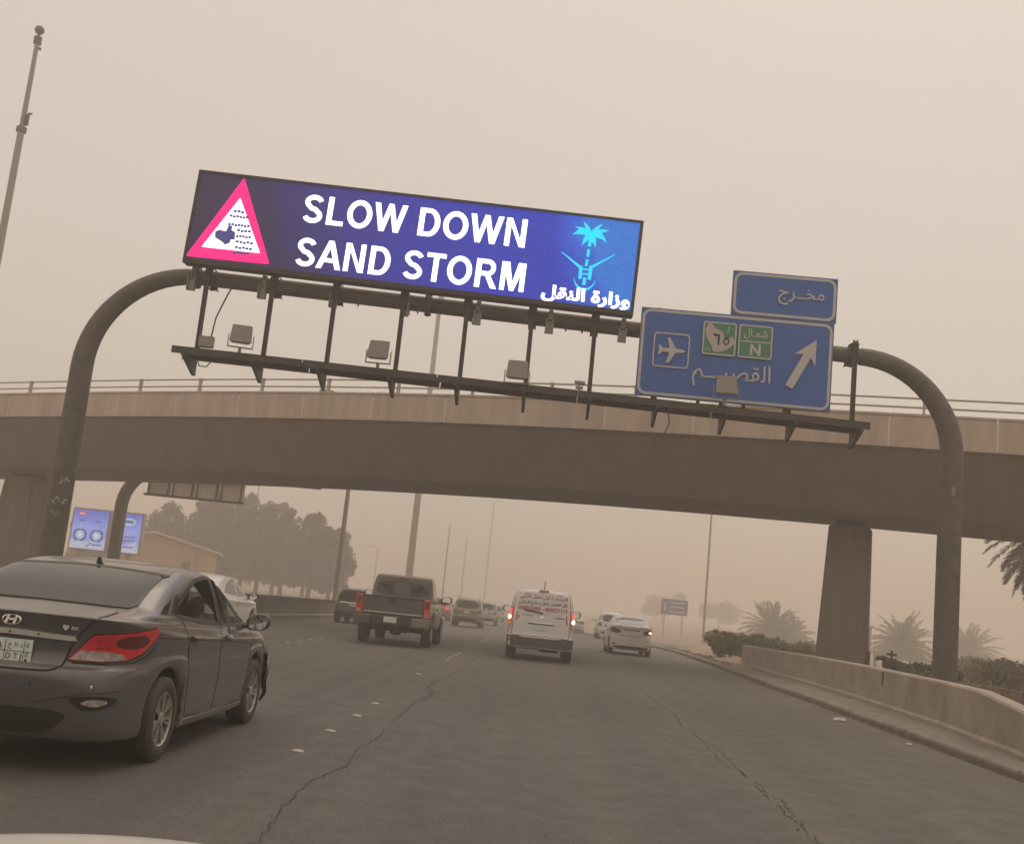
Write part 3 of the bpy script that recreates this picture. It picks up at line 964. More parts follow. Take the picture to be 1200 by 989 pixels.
# block lettering drawn stroke by stroke (heavy grotesque)
def letters(name, s, rect, y, m, parent, th=0.004):
    """heavy sans capitals; each letter is a filled outline with holes cut"""
    x0, x1, z0, z1 = rect
    W = {'S': .667, 'L': .60, 'O': .778, 'W': .944, ' ': .278, 'D': .722, 'N': .722, 'A': .722, 'T': .611, 'R': .722, 'M': .833}
    tot = sum(W[c_] for c_ in s)
    sc = (x1-x0)/tot
    H_ = z1-z0
    bm = bmesh.new()
    st = 0.152   # stem
    def stroke(pts, wd, X, closed=False):
        # ribbon along pts (in em units x, 0..1 heights)
        P_ = [Vector((X+p[0]*sc, z0+p[1]*H_)) for p in pts]
        n = len(P_)
        L_, R_ = [], []
        for i in range(n):
            if closed:
                d = P_[(i+1) % n]-P_[i-1]
            else:
                d = P_[min(i+1, n-1)]-P_[max(i-1, 0)]
            d.normalize()
            nn = Vector((-d.y, d.x))
            w_ = wd[i] if isinstance(wd, list) else wd
            L_.append(bm.verts.new((P_[i].x+nn.x*w_*sc/2, y, P_[i].y+nn.y*w_*sc/2)))
            R_.append(bm.verts.new((P_[i].x-nn.x*w_*sc/2, y, P_[i].y-nn.y*w_*sc/2)))
        for i in range(n if closed else n-1):
            j = (i+1) % n
            bm.faces.new((L_[i], L_[j], R_[j], R_[i]))
    def poly(pts, X):
        vs = [bm.verts.new((X+p[0]*sc, y-0.0005*random.random(), z0+p[1]*H_)) for p in pts]
        bm.faces.new(vs)
    hs = st*sc/H_     # stem as share of height (horizontal bars)
    hb = hs*0.86
    X = x0
    for c_ in s:
        w = W[c_]
        a, b_ = 0.07, w-0.05
        if c_ == 'L':
            poly([(a, 0), (a+st, 0), (a+st, 1), (a, 1)], X); poly([(a+st, 0), (b_, 0), (b_, hb), (a+st, hb)], X)
        elif c_ == 'T':
            cx = w/2
            poly([(0.03, 1-hb), (w-0.03, 1-hb), (w-0.03, 1), (0.03, 1)], X); poly([(cx-st/2, 0), (cx+st/2, 0), (cx+st/2, 1-hb), (cx-st/2, 1-hb)], X)
        elif c_ == 'N':
            poly([(a, 0), (a+st*.95, 0), (a+st*.95, 1), (a, 1)], X); poly([(b_-st*.95-0.02, 0), (b_-0.02, 0), (b_-0.02, 1), (b_-st*.95-0.02, 1)], X)
            poly([(a+st*.3, 1), (a+st*1.05, 1), (b_-st*.3-0.02, 0), (b_-st*1.05-0.02, 0)], X)
        elif c_ == 'M':
            poly([(a, 0), (a+st*.9, 0), (a+st*.9, 1), (a, 1)], X); poly([(b_-st*.9-0.02, 0), (b_-0.02, 0), (b_-0.02, 1), (b_-st*.9-0.02, 1)], X)
            cx = (a+b_-0.02)/2
            poly([(a+0.02, 1), (a+st*1.45, 1), (cx+st*.38, 0), (cx-st*.38, 0)], X); poly([(b_-st*1.45-0.02, 1), (b_-0.04, 1), (cx+st*.38, 0), (cx-st*.38, 0)], X)
        elif c_ == 'W':
            q = [0.005, w*0.285, w*0.5, w*0.715, w-0.005]
            h2 = st*0.5
            poly([(q[0], 1), (q[0]+st, 1), (q[1]+h2*.95, 0), (q[1]-h2*.95, 0)], X)
            poly([(q[2]-h2*.9, 1), (q[2]+h2*.9, 1), (q[1]+h2*.95, 0), (q[1]-h2*.95, 0)], X)
            poly([(q[2]-h2*.9, 1), (q[2]+h2*.9, 1), (q[3]+h2*.95, 0), (q[3]-h2*.95, 0)], X)
            poly([(q[4]-st, 1), (q[4], 1), (q[3]+h2*.95, 0), (q[3]-h2*.95, 0)], X)
        elif c_ == 'A':
            cx = w/2
            poly([(0.0, 0), (st*1.05, 0), (cx+st*.5, 1), (cx-st*.5, 1)], X); poly([(w-st*1.05, 0), (w, 0), (cx+st*.5, 1), (cx-st*.5, 1)], X)
            poly([(0.18*w+.03, .23), (0.82*w-.03, .23), (0.76*w-.02, .23+hb*.95), (0.24*w+.02, .23+hb*.95)], X)
        elif c_ in 'O':
            cx = w/2; rx = (w-0.07)/2-st/2; ry = 0.5-hs*0.5*0.9
            pts = [(cx+rx*math.cos(t), 0.5+ry*math.sin(t)) for t in np.linspace(0, 2*math.pi, 36, endpoint=False)]
            stroke(pts, st*0.98, X, True)
        elif c_ == 'D':
            poly([(a, 0), (a+st, 0), (a+st, 1), (a, 1)], X)
            xr = b_-0.0-st/2; cy = 0.5; ry = 0.5-hb/2; x_s = a+st*0.9
            pts = [(x_s, hb/2), (x_s+0.12, hb/2)]+[(x_s+0.14+(xr-x_s-0.14)*math.cos(t), cy+ry*math.sin(t)) for t in np.linspace(-math.pi/2, math.pi/2, 18)]+[(x_s+0.12, 1-hb/2), (x_s, 1-hb/2)]
            stroke(pts, [st*.88]*2+[st*.88+st*.12*math.cos(t) for t in np.linspace(-math.pi/2, math.pi/2, 18)]+[st*.88]*2, X)
        elif c_ == 'R':
            poly([(a, 0), (a+st, 0), (a+st, 1), (a, 1)], X)
            xr = b_-0.03-st/2; x_s = a+st*0.9; cy = 0.71; ry = 0.29-hb/2
            pts = [(x_s, 1-hb/2), (x_s+0.15, 1-hb/2)]+[(x_s+0.2+(xr-x_s-0.2)*math.cos(t), cy+ry*math.sin(t)) for t in np.linspace(math.pi/2, -math.pi/2, 14)]+[(x_s+0.15, cy-ry), (x_s, cy-ry)]
            stroke(pts, st*.88, X)
            poly([(0.36, .40), (0.36+st*.9, .44), (w-0.01, 0), (w-0.01-st*1.15, 0)], X)
        elif c_ == 'S':
            cx = w/2; rx = w/2-0.05-st/2
            pts = []
            ru = 0.25-hb*0.25
            for t in np.linspace(R(15), R(270), 20):
                pts.append((cx+0.005+rx*0.95*math.cos(t), 0.74+(0.26-hb/2)*math.sin(t)))
            for t in np.linspace(R(90), R(-165), 20)[1:]:
                pts.append((cx+rx*math.cos(t), 0.265+(0.265-hb/2)*math.sin(t)))
            # blend the middle diagonal
            pts = pts[:17]+[(cx-0.06, 0.525), (cx+0.06, 0.485)]+pts[23:]
            stroke(pts, st*0.92, X)
        X += w*sc
    bmesh.ops.recalc_face_normals(bm, faces=bm.faces)
    me = bpy.data.meshes.new(name); bm.to_mesh(me); bm.free()
    return obj(name, me, m, parent)
letters('message_line', 'SLOW DOWN', vrect(0.243, 0.752, 0.125, 0.425), -0.036, led_white, vms)
letters('message_line', 'SAND STORM', vrect(0.243, 0.762, 0.590, 0.890), -0.036, led_white, vms)
text('arabic_line', ar('\uFEED\uFEAF\uFE8D\uFEAD\uFE93 \uFE8D\uFEDF\uFEE8\uFED8\uFEDE'), vrect(0.796, 0.990, 0.775, 0.955), -0.036, led_white, vms, off=0.042)
# palm and crossed swords emblem
def emblem(parent, y):
    bm = bmesh.new()
    def leaf(c0, c1, sag, w):
        a = Vector(uv(*c0)); b_ = Vector(uv(*c1)); n = 9; prev = None
        for i in range(n+1):
            t = i/n
            p = a.lerp(b_, t)+Vector((0, -sag*math.sin(t*math.pi)*-1))
            ww = w*math.sin(min(1, t*1.25+0.25)*math.pi)**0.7*0.5 if t < 1 else 0.002
            d = (b_-a).normalized(); nn = Vector((-d.y, d.x))
            pr = (bm.verts.new((p.x+nn.x*ww, y, p.y+nn.y*ww)), bm.verts.new((p.x-nn.x*ww, y, p.y-nn.y*ww)))
            if prev: bm.faces.new((prev[0], prev[1], pr[1], pr[0]))
            prev = pr
    cc = (0.888, 0.20)
    for tip, sg, w in [((0.832, .145), .05, .10), ((0.827, .34), .15, .15), ((0.862, .45), .08, .12), ((0.909, .46), .08, .12), ((0.944, .41), .16, .15), ((0.948, .15), .06, .10), ((0.924, .03), .03, .08), ((0.858, .03), .03, .08)]:
        leaf(cc, tip, sg, w)
    def bar(p0, p1, w0, w1=None):
        a = Vector(uv(*p0)); b_ = Vector(uv(*p1)); d = (b_-a).normalized(); nn = Vector((-d.y, d.x)); w1 = w0 if w1 is None else w1
        vs = [a+nn*w0/2, a-nn*w0/2, b_-nn*w1/2, b_+nn*w1/2]
        bm.faces.new([bm.verts.new((v.x, y-0.001*random.random(), v.y)) for v in vs])
    bar((0.888, .24), (0.888, .33), .07); bar((0.8875, .36), (0.887, .44), .06); bar((0.8868, .47), (0.8862, .54), .06); bar((0.8862, .66), (0.886, .74), .07)
    bar((0.8285, .42), (0.874, .56), .015, .06); bar((0.946, .385), (0.898, .545), .015, .06)
    bar((0.875, .545), (0.876, .68), .07); bar((0.897, .53), (0.8965, .68), .07)
    bar((0.876, .575), (0.897, .575), .035); bar((0.876, .625), (0.897, .625), .035)
    prev = None
    for t in np.linspace(R(190), R(350), 18):
        ru = 0.0235; rv = 0.13
        ww = 0.045*math.sin((t-R(190))/R(160)*math.pi)+0.008
        c_ = Vector(uv(0.8865+ru*math.cos(t), 0.655-rv*math.sin(t)))
        ctr = Vector(uv(0.8865, 0.62))
        nn = (c_-ctr).normalized()
        pr = (bm.verts.new((c_.x+nn.x*ww/2, y, c_.y+nn.y*ww/2)), bm.verts.new((c_.x-nn.x*ww/2, y, c_.y-nn.y*ww/2)))
        if prev: bm.faces.new((prev[0], prev[1], pr[1], pr[0]))
        prev = pr
    bmesh.ops.recalc_face_normals(bm, faces=bm.faces)
    bm_obj('palm_emblem', bm, led_cyan, parent)
emblem(vms, -0.036)
for i in range(7):
    x = -VW/2+0.16+i*(VW-0.32)/6
    bm = bmesh.new()
    add_box(bm, (0, 0.32, -VH/2-0.12), (0.09, 0.10, 0.26))
    add_box(bm, (0, 0.30, -VH/2-0.36), (0.18, 0.06, 0.30))
    add_box(bm, (-0.07, 0.26, -VH/2-0.36), (0.02, 0.12, 0.30)); add_box(bm, (0.07, 0.26, -VH/2-0.36), (0.02, 0.12, 0.30))
    bm_obj('mounting_arm', bm, galv, vms, loc=(x, 0, 0))
for i in range(6):
    tube('lifting_eye', [(-3.6+i*1.5, 0.2, VH/2), (-3.6+i*1.5, 0.2, VH/2+0.05)], 0.025, vcase, vms, 6)

# ------------------------------------------------------------------ blue direction sign
sg = empty('direction_sign', (3.59, 22.2, 5.92), 0, 'stepped blue road sign in Arabic with airplane symbol and slanting exit arrow', 'road sign')
SO = Vector((3.59, 22.2, 5.92))
blue = mat('sign_blue', (0.012, 0.115, 0.44), 0.45, var=0.07, scale=2.5, base_dust=0.04, dustcol=(0.30, 0.25, 0.22))
sgrey = mat('sign_white', (0.55, 0.53, 0.52), 0.5, var=0.06, scale=6)
sgreen = mat('sign_green', (0.022, 0.22, 0.125), 0.45, var=0.08, scale=5, base_dust=0.08)
sback = mat('sign_back', (0.20, 0.18, 0.16), 0.5, 0.3, var=0.1, scale=3)
def rrect(x0, x1, z0, z1, r, n=5):
    out = []
    for cx, cz, a0 in [(x1-r, z0+r, -90), (x1-r, z1-r, 0), (x0+r, z1-r, 90), (x0+r, z0+r, 180)]:
        for i in range(n+1):
            a = R(a0+90*i/n)
            out.append((cx+r*math.cos(a), cz+r*math.sin(a)))
    return out
def S2(p): return (p[0]-SO.x, p[1]-SO.z)
X0, X1, Z0, ZM, ZT, XS = 1.575, 5.61, 5.90, 7.80, 8.77, 3.44
def ring_shape(name, outer, inner, y, m, parent, th=0.006):
    bm = bmesh.new()
    n = len(outer)
    A = [bm.verts.new((p[0], y, p[1])) for p in outer]; B = [bm.verts.new((p[0], y, p[1])) for p in inner]
    A2 = [bm.verts.new((p[0], y+th, p[1])) for p in outer]; B2 = [bm.verts.new((p[0], y+th, p[1])) for p in inner]
    for i in range(n):
        j = (i+1) % n
        bm.faces.new((A[i], A[j], B[j], B[i])); bm.faces.new((A[i], A2[i], A2[j], A[j])); bm.faces.new((B[i], B[j], B2[j], B2[i]))
    bmesh.ops.recalc_face_normals(bm, faces=bm.faces)
    return bm_obj(name, bm, m, parent)
def sign_panel(x0, x1, z0, z1, name='sign_panel', label=None):
    p = box(name, ((x0+x1)/2-SO.x, 0.03, (z0+z1)/2-SO.z), (x1-x0, 0.06, z1-z0), sback, sg)
    if label: p['label'] = label
    flat('sign_face', [(q[0]-(x0+x1)/2, q[1]-(z0+z1)/2) for q in rrect(x0+.012, x1-.012, z0+.012, z1-.012, 0.05)], -0.036, blue, p, 0.004)
    ring_shape('border', [(q[0]-(x0+x1)/2, q[1]-(z0+z1)/2) for q in rrect(x0+.03, x1-.03, z0+.03, z1-.03, 0.17)],
               [(q[0]-(x0+x1)/2, q[1]-(z0+z1)/2) for q in rrect(x0+.085, x1-.085, z0+.085, z1-.085, 0.125)], -0.043, sgrey, p)
    return p
sign_panel(X0, X1, Z0, ZM-0.004)
sign_panel(XS, X1+0.03, ZM+0.004, ZT, label='upper blue panel with the Arabic word for exit')
TY = -0.012
def stext(body, x0, x1, z0, z1, m=sgrey, off=0.0, name='lettering', ty=-0.045):
    return text(name, body, (x0-SO.x, x1-SO.x, z0-SO.z, z1-SO.z), ty, m, sg, off=off)
stext(ar('\uFEE3\uFEA8\u0640\u0640\uFEAE\uFE9D'), 4.40, 5.36, 8.10, 8.47, off=0.006)
stext(ar('\uFE8D\uFEDF\uFED8\uFEBC\uFEF4\u0640\u0640\u0640\uFEE2'), 2.72, 4.34, 6.20, 6.74, off=0.006)
# airplane panel
ring_shape('symbol_frame', [S2(q) for q in rrect(1.87, 2.63, 6.53, 7.27, 0.08)], [S2(q) for q in rrect(1.90, 2.60, 6.56, 7.24, 0.06)], -0.045, sgrey, sg)
plane = [(0.30, 0), (0.25, .035), (0.10, .045), (-0.03, .27), (-0.09, .27), (-0.03, .045), (-0.18, .04), (-0.23, .10), (-0.27, .10), (-0.245, 0)]
plane = plane+[(p[0], -p[1]) for p in plane[-2:0:-1]]
flat('airplane_symbol', [S2((2.245+p[0]*1.0, 6.90+p[1]*1.0)) for p in plane], -0.046, sgrey, sg, 0.004)
# green route shields
for (a, b_) in ((2.88, 3.585), (3.625, 4.34)):
    flat('route_shield', [S2(q) for q in rrect(a, b_, 6.88, 7.60, 0.05)], -0.045, sgreen, sg, 0.004)
    ring_shape('shield_border', [S2(q) for q in rrect(a+.004, b_-.004, 6.884, 7.596, 0.05)], [S2(q) for q in rrect(a+.034, b_-.034, 6.914, 7.566, 0.03)], -0.051, sgrey, sg)
flat('shield_divider', [S2(q) for q in [(3.66, 7.225), (4.305, 7.225), (4.305, 7.25), (3.66, 7.25)]], -0.051, sgrey, sg, 0.004)
stext(ar('\uFEB7\uFEE4\u0640\uFE8E\uFEDD'), 3.74, 4.22, 7.29, 7.52, off=.01, ty=-.052)
stext('N', 3.88, 4.10, 6.95, 7.19, off=0.03, ty=-.052)
land = [(2.93, 7.44), (3.0, 7.56), (3.06, 7.55), (3.12, 7.47), (3.22, 7.42), (3.30, 7.38), (3.335, 7.28), (3.40, 7.24), (3.45, 7.26), (3.46, 7.33), (3.52, 7.27), (3.565, 7.21), (3.53, 7.13), (3.45, 7.06), (3.33, 6.98), (3.20, 6.945), (3.12, 6.95), (3.08, 7.06), (3.0, 7.2), (2.94, 7.30)]
mapc = mat('sign_map', (0.50, 0.45, 0.42), 0.5, var=0.05)
flat('map_outline', [S2(q) for q in land], -0.054, mapc, sg, 0.004)
# Arabic digits six and five
six = [(3.10, 7.32), (3.115, 7.345), (3.24, 7.325), (3.235, 7.10), (3.20, 7.105), (3.195, 7.285), (3.10, 7.295)]
flat('route_digit', [S2(q) for q in six], -0.059, ink, sg, 0.003)
o5 = [(3.375+0.065*math.cos(t)*(1-0.25*max(0, math.sin(t))), 7.195+0.085*math.sin(t)) for t in np.linspace(0, 2*math.pi, 20, endpoint=False)]
i5 = [(3.375+0.036*math.cos(t)*(1-0.25*max(0, math.sin(t))), 7.19+0.050*math.sin(t)) for t in np.linspace(0, 2*math.pi, 20, endpoint=False)]
ring_shape('route_digit', [S2(q) for q in o5], [S2(q) for q in i5], -0.059, ink, sg)
for (px, pz, w_) in [(3.42, 7.50, .018), (3.415, 7.44, .014), (3.40, 7.40, .014)]:
    flat('small_mark', [S2((px+w_*math.cos(t), pz+w_*math.sin(t)*1.3)) for t in np.linspace(0, 6.28, 8, endpoint=False)], -0.054, sgrey, sg, 0.004)
for k_, dx in enumerate((0, .045, .09)):
    flat('small_mark', [S2((2.945+dx, 6.96)), S2((2.957+dx, 6.96)), S2((2.965+dx, 7.04)), S2((2.953+dx, 7.05))], -0.054, sgrey, sg, 0.004)
# arrow
tip = Vector((5.25, 7.40)); d_ = Vector((-0.50, -1.0)).normalized(); n_ = Vector((-d_.y, d_.x))
tail = tip+d_*1.17
hb_ = tip+d_*0.42
arrow = [tip, tip+d_*0.5+n_*0.245, hb_+d_*-0.02+n_*0.085, tail+n_*0.085, tail-n_*0.085, hb_-d_*0.02-n_*0.085, tip+d_*0.5-n_*0.245]
flat('arrow', [S2((p.x, p.y)) for p in arrow], -0.046, sgrey, sg, 0.004)
for x in (1.95, 2.9, 3.85, 4.7):
    box('support', (x-SO.x, 0.13, -0.06), (0.07, 0.07, 0.35), steel_dark, sg)
    box('support_rail', (x-SO.x, 0.11, 0.95), (0.06, 0.09, 1.9), galv, sg)
box('support_rail', (0, 0.16, 1.33), (3.9, 0.05, 0.08), galv, sg)

# ------------------------------------------------------------------ vehicles
def catmull(K, sub):
    K = np.array(K, float)
    m = len(K)
    out = []
    for i in range(m-1):
        p0, p1, p2, p3 = K[max(i-1, 0)], K[i], K[i+1], K[min(i+2, m-1)]
        for s in range(sub):
            t = s/sub
            out.append(0.5*((2*p1)+(-p0+p2)*t+(2*p0-5*p1+4*p2-p3)*t*t+(-p0+3*p1-3*p2+p3)*t**3))
    out.append(K[-1])
    return np.array(out)

def perimeter(N, a, b, n=5.0):
    ph = np.linspace(-math.pi/2, 1.5*math.pi, 6001)
    c, s = np.cos(ph), np.sin(ph)
    x = b*np.sign(c)*np.abs(c)**(2/n); y = a*np.sign(s)*np.abs(s)**(2/n)
    d = np.concatenate([[0], np.cumsum(np.hypot(np.diff(x), np.diff(y)))])
    return np.interp(np.linspace(0, d[-1], N, endpoint=False), d, ph)

def shell(levels, N, sub, wheels, zt=0.80, cut=None):
    """loft of plan outlines. level = (z rear, z mid, z front, y rear, y front, half width, corner exponent rear, front)"""
    Lv = catmull(levels, sub)
    a = (max(l[4] for l in levels)-min(l[3] for l in levels))/2
    b = max(l[5] for l in levels)
    ph = perimeter(N, a, b)
    c, s = np.cos(ph), np.sin(ph)
    V = []
    zlow = Lv[0][1]
    for lv in Lv:
        z0, z1, z2, yR, yF, hw, nR, nF = lv
        n = np.where(s < 0, nR, nF)
        x = hw*np.sign(c)*np.abs(c)**(2/n)
        yc, aa = (yR+yF)/2, (yF-yR)/2
        y = yc+aa*np.sign(s)*np.abs(s)**(2/n)
        t = (y-yR)/(yF-yR)
        z = z0*(2*(t-.5)*(t-1))+z1*(4*t*(1-t))+z2*(2*t*(t-.5))
        for (wy, wz, ra) in wheels:
            dy = np.abs(y-wy)
            zb = wz+np.sqrt(np.maximum(ra*ra-dy*dy, 0))
            m = (dy < ra) & (np.abs(x) > 0.55*hw) & (z < zt) & (zb > zlow)
            z = np.where(m, zb+(z-zlow)*(zt-zb)/(zt-zlow), z)
        V.append(np.stack([x, y, z], 1))
    V = np.array(V)
    nl = len(Lv)
    verts = V.reshape(-1, 3)
    faces = []
    for i in range(nl-1):
        for k in range(N):
            k2 = (k+1) % N
            faces.append((i*N+k, i*N+k2, (i+1)*N+k2, (i+1)*N+k))
    # top cap, bottom cap as strips across the car
    def cap(i, flip):
        fs = []
        for k in range(N//2):
            a_, b_ = k, (k+1)
            c_, d_ = (N-1-k) % N, (N-k) % N
            f = (i*N+a_, i*N+b_, i*N+c_, i*N+d_)
            f = tuple(dict.fromkeys(f))
            if len(f) >= 3: fs.append(f[::-1] if flip else f)
        return fs
    faces_all = faces+cap(nl-1, False)+cap(0, True)
    return verts, faces_all

def point_in(poly, x, y):
    ins = False
    n = len(poly)
    for i in range(n):
        x1, y1 = poly[i]; x2, y2 = poly[i-1]
        if (y1 > y) != (y2 > y) and x < (x2-x1)*(y-y1)/(y2-y1)+x1: ins = not ins
    return ins

def grow(poly, w):
    P_ = [Vector(p) for p in poly]
    A = sum(P_[i-1].x*P_[i].y-P_[i].x*P_[i-1].y for i in range(len(P_)))
    sgn = 1 if A > 0 else -1
    out = []
    for i in range(len(P_)):
        a = (P_[i]-P_[i-1]).normalized(); b = (P_[(i+1) % len(P_)]-P_[i]).normalized()
        na = Vector((a.y, -a.x))*sgn; nb = Vector((b.y, -b.x))*sgn
        k = 1+na.dot(nb)
        o = (na+nb)/max(k, 0.5)
        out.append((P_[i].x+o.x*w, P_[i].y+o.y*w))
    return out

def smooth_poly(poly, it=2):
    P_ = [Vector(p) for p in poly]
    for _ in range(it):
        Q = []
        for i in range(len(P_)):
            a, b = P_[i], P_[(i+1) % len(P_)]
            Q += [a*0.78+b*0.22, a*0.22+b*0.78]
        P_ = Q
    return [(p.x, p.y) for p in P_]

def line_poly(pts, w):
    """closed ribbon polygon around a polyline"""
    P_ = [Vector(p) for p in pts]
    L_, R_ = [], []
    for i in range(len(P_)):
        d = P_[min(i+1, len(P_)-1)]-P_[max(i-1, 0)]
        d.normalize(); n = Vector((-d.y, d.x))*w/2
        L_.append(P_[i]+n); R_.append(P_[i]-n)
    return [(p.x, p.y) for p in L_+R_[::-1]]

def curve_pts(pts, n=5):
    K = catmull([(p[0], p[1]) for p in pts], n)
    return [tuple(p) for p in K]

class Proj:
    def __init__(self, verts, faces, centre_y=-1.0):
        self.b = BVHTree.FromPolygons([Vector(v) for v in verts], faces)
        self.cy = centre_y
    def hit(self, mode, u, v):
        if mode == 'R': o, d = Vector((u, -9, v)), Vector((0, 1, 0))
        elif mode == 'F': o, d = Vector((u, 9, v)), Vector((0, -1, 0))
        elif mode == 'S': o, d = Vector((9, u, v)), Vector((-1, 0, 0))
        elif mode == 'L': o, d = Vector((-9, u, v)), Vector((1, 0, 0))
        elif mode == 'T': o, d = Vector((u, v, 9)), Vector((0, 0, -1))
        else:
            a = R(u); o = Vector((7*math.sin(a), self.cy-7*math.cos(a), v)); d = Vector((-math.sin(a), math.cos(a), 0))
        h = self.b.ray_cast(o, d)
        if h[0] is None:
            h = self.b.find_nearest(o+d*6)
        return h[0], h[1] if h[1].dot(d) < 0 else -h[1]
    def decal(self, name, mode, poly, m, parent, off=0.004, step=0.07, skirt=0.012, label=None, mirror=False):
        bm = bmesh.new()
        for sg_ in ((1, -1) if mirror else (1,)):
            pl = [(p[0]*sg_, p[1]) for p in poly]
            b2 = bmesh.new()
            b2.faces.new([b2.verts.new((p[0], p[1], 0)) for p in pl])
            us = [p[0] for p in pl]; vs = [p[1] for p in pl]
            su = step*57/1.2 if mode == 'C' else step
            for ax, lo, hi, st in ((0, min(us), max(us), su), (1, min(vs), max(vs), step)):
                q = math.floor(lo/st)*st+st
                while q < hi:
                    co = (q, 0, 0) if ax == 0 else (0, q, 0)
                    no = (1, 0, 0) if ax == 0 else (0, 1, 0)
                    bmesh.ops.bisect_plane(b2, geom=list(b2.verts)+list(b2.edges)+list(b2.faces), plane_co=co, plane_no=no, dist=1e-6)
                    q += st
            bmesh.ops.triangulate(b2, faces=[f for f in b2.faces if len(f.verts) > 4])
            mp = {}
            for vtx in b2.verts:
                h, n = self.hit(mode, vtx.co.x, vtx.co.y)
                mp[vtx] = (h+n*off, h+n*(off-skirt))
            nv = {v_: bm.verts.new(mp[v_][0]) for v_ in b2.verts}
            fs = []
            for f in b2.faces:
                try: fs.append(bm.faces.new([nv[v_] for v_ in f.verts]))
                except ValueError: pass
            for e in b2.edges:
                if len(e.link_faces) == 1:
                    a, b_ = e.verts
                    try: bm.faces.new((nv[a], nv[b_], bm.verts.new(mp[b_][1]), bm.verts.new(mp[a][1])))
                    except ValueError: pass
            b2.free()
        bmesh.ops.recalc_face_normals(bm, faces=bm.faces)
        # make sure the outside faces outwards
        if bm.faces:
            bm.faces.ensure_lookup_table()
            f = bm.faces[0]
            h, n = self.b.find_nearest(f.calc_center_median())[:2]
            c_ = f.calc_center_median()
            out = Vector((c_.x, 0, 0)) if mode in 'SL' else (c_-Vector((0, self.cy, c_.z)) if mode in 'RFC' else Vector((0, 0, 1)))
            if f.normal.dot(out) < 0:
                bmesh.ops.reverse_faces(bm, faces=bm.faces)
        o = bm_obj(name, bm, m, parent, auto=40)
        if label: o['label'] = label
        return o

WHEELS = {}
def wheel(parent, x, y, r, w, style='alloy'):
    key = (round(r, 3), round(w, 3), style)
    if key not in WHEELS:
        bm = bmesh.new()
        hw = w/2
        add_lathe(bm, [(-hw*0.9, r*0.62), (-hw, r*0.70), (-hw*0.98, r*0.90), (-hw*0.80, r*0.985), (-hw*0.4, r), (-hw*0.38, r*0.99), (-hw*0.30, r*0.99), (-hw*0.28, r), (hw*0.28, r), (hw*0.30, r*0.99), (hw*0.38, r*0.99), (hw*0.4, r), (hw*0.80, r*0.985), (hw*0.98, r*0.90), (hw, r*0.72), (hw*0.93, r*0.655), (hw*0.80, r*0.62)], 44)
        bmesh.ops.recalc_face_normals(bm, faces=bm.faces)
        ty = bpy.data.meshes.new('tyre'); bm.to_mesh(ty); bm.free(); ty.materials.append(rubber)
        ty.polygons.foreach_set('use_smooth', [True]*len(ty.polygons)); ty.set_sharp_from_angle(angle=R(40))
        bm = bmesh.new()
        ri = r*0.655
        add_lathe(bm, [(hw*0.90, ri), (hw*0.93, ri*0.97), (hw*0.80, ri*0.93), (hw*0.2, ri*0.90), (-hw*0.8, ri*0.90)], 40)
        ns = 7 if style == 'alloy' else 6
        for k in range(ns):
            a = 2*math.pi*k/ns
            for sp in ((-0.13, 0.13) if style == 'alloy' else (0,)):
                aw = 0.06 if style == 'alloy' else 0.20
                p0 = (ri*0.16, a+sp*0.6); p1 = (ri*0.95, a+sp*1.05)
                def P_(rr, aa, xx): return (xx, rr*math.sin(aa), rr*math.cos(aa))
                vs = []
                for (rr, aa, wd, xx) in ((p0[0], p0[1], aw*2.6, hw*0.78), (p1[0], p1[1], aw, hw*0.86)):
                    for dx in (0, -0.03):
                        vs.append(bm.verts.new(P_(rr, aa-wd, xx+dx))); vs.append(bm.verts.new(P_(rr, aa+wd, xx+dx)))
                for q in ((0, 1, 5, 4), (2, 3, 7, 6), (0, 2, 6, 4), (1, 3, 7, 5)):
                    bm.faces.new([vs[i] for i in q])
        h = add_lathe(bm, [(hw*0.72, ri*0.26), (hw*0.84, ri*0.24), (hw*0.88, ri*0.15), (hw*0.86, 0.001)], 20)
        bmesh.ops.recalc_face_normals(bm, faces=bm.faces)
        rm = bpy.data.meshes.new('rim'); bm.to_mesh(rm); bm.free(); rm.materials.append(alloy)
        bm = bmesh.new()
        add_lathe(bm, [(hw*0.35, 0.001), (hw*0.35, ri*0.88), (-hw*0.5, ri*0.89), (-hw*0.5, 0.001)], 24)
        bmesh.ops.recalc_face_normals(bm, faces=bm.faces)
        hb = bpy.data.meshes.new('wheel'); bm.to_mesh(hb); bm.free(); hb.materials.append(dark_under)
        WHEELS[key] = (hb, ty, rm)
    hb, ty, rm = WHEELS[key]
    o = obj('wheel', hb, None, parent, loc=(x, y, r))
    if x < 0: o.rotation_euler = (0, 0, math.pi)
    obj('tyre', ty, None, o)
    r_ = obj('rim', rm, None, o)
    r_.rotation_euler = (random.uniform(0, 1), 0, 0)
    return o

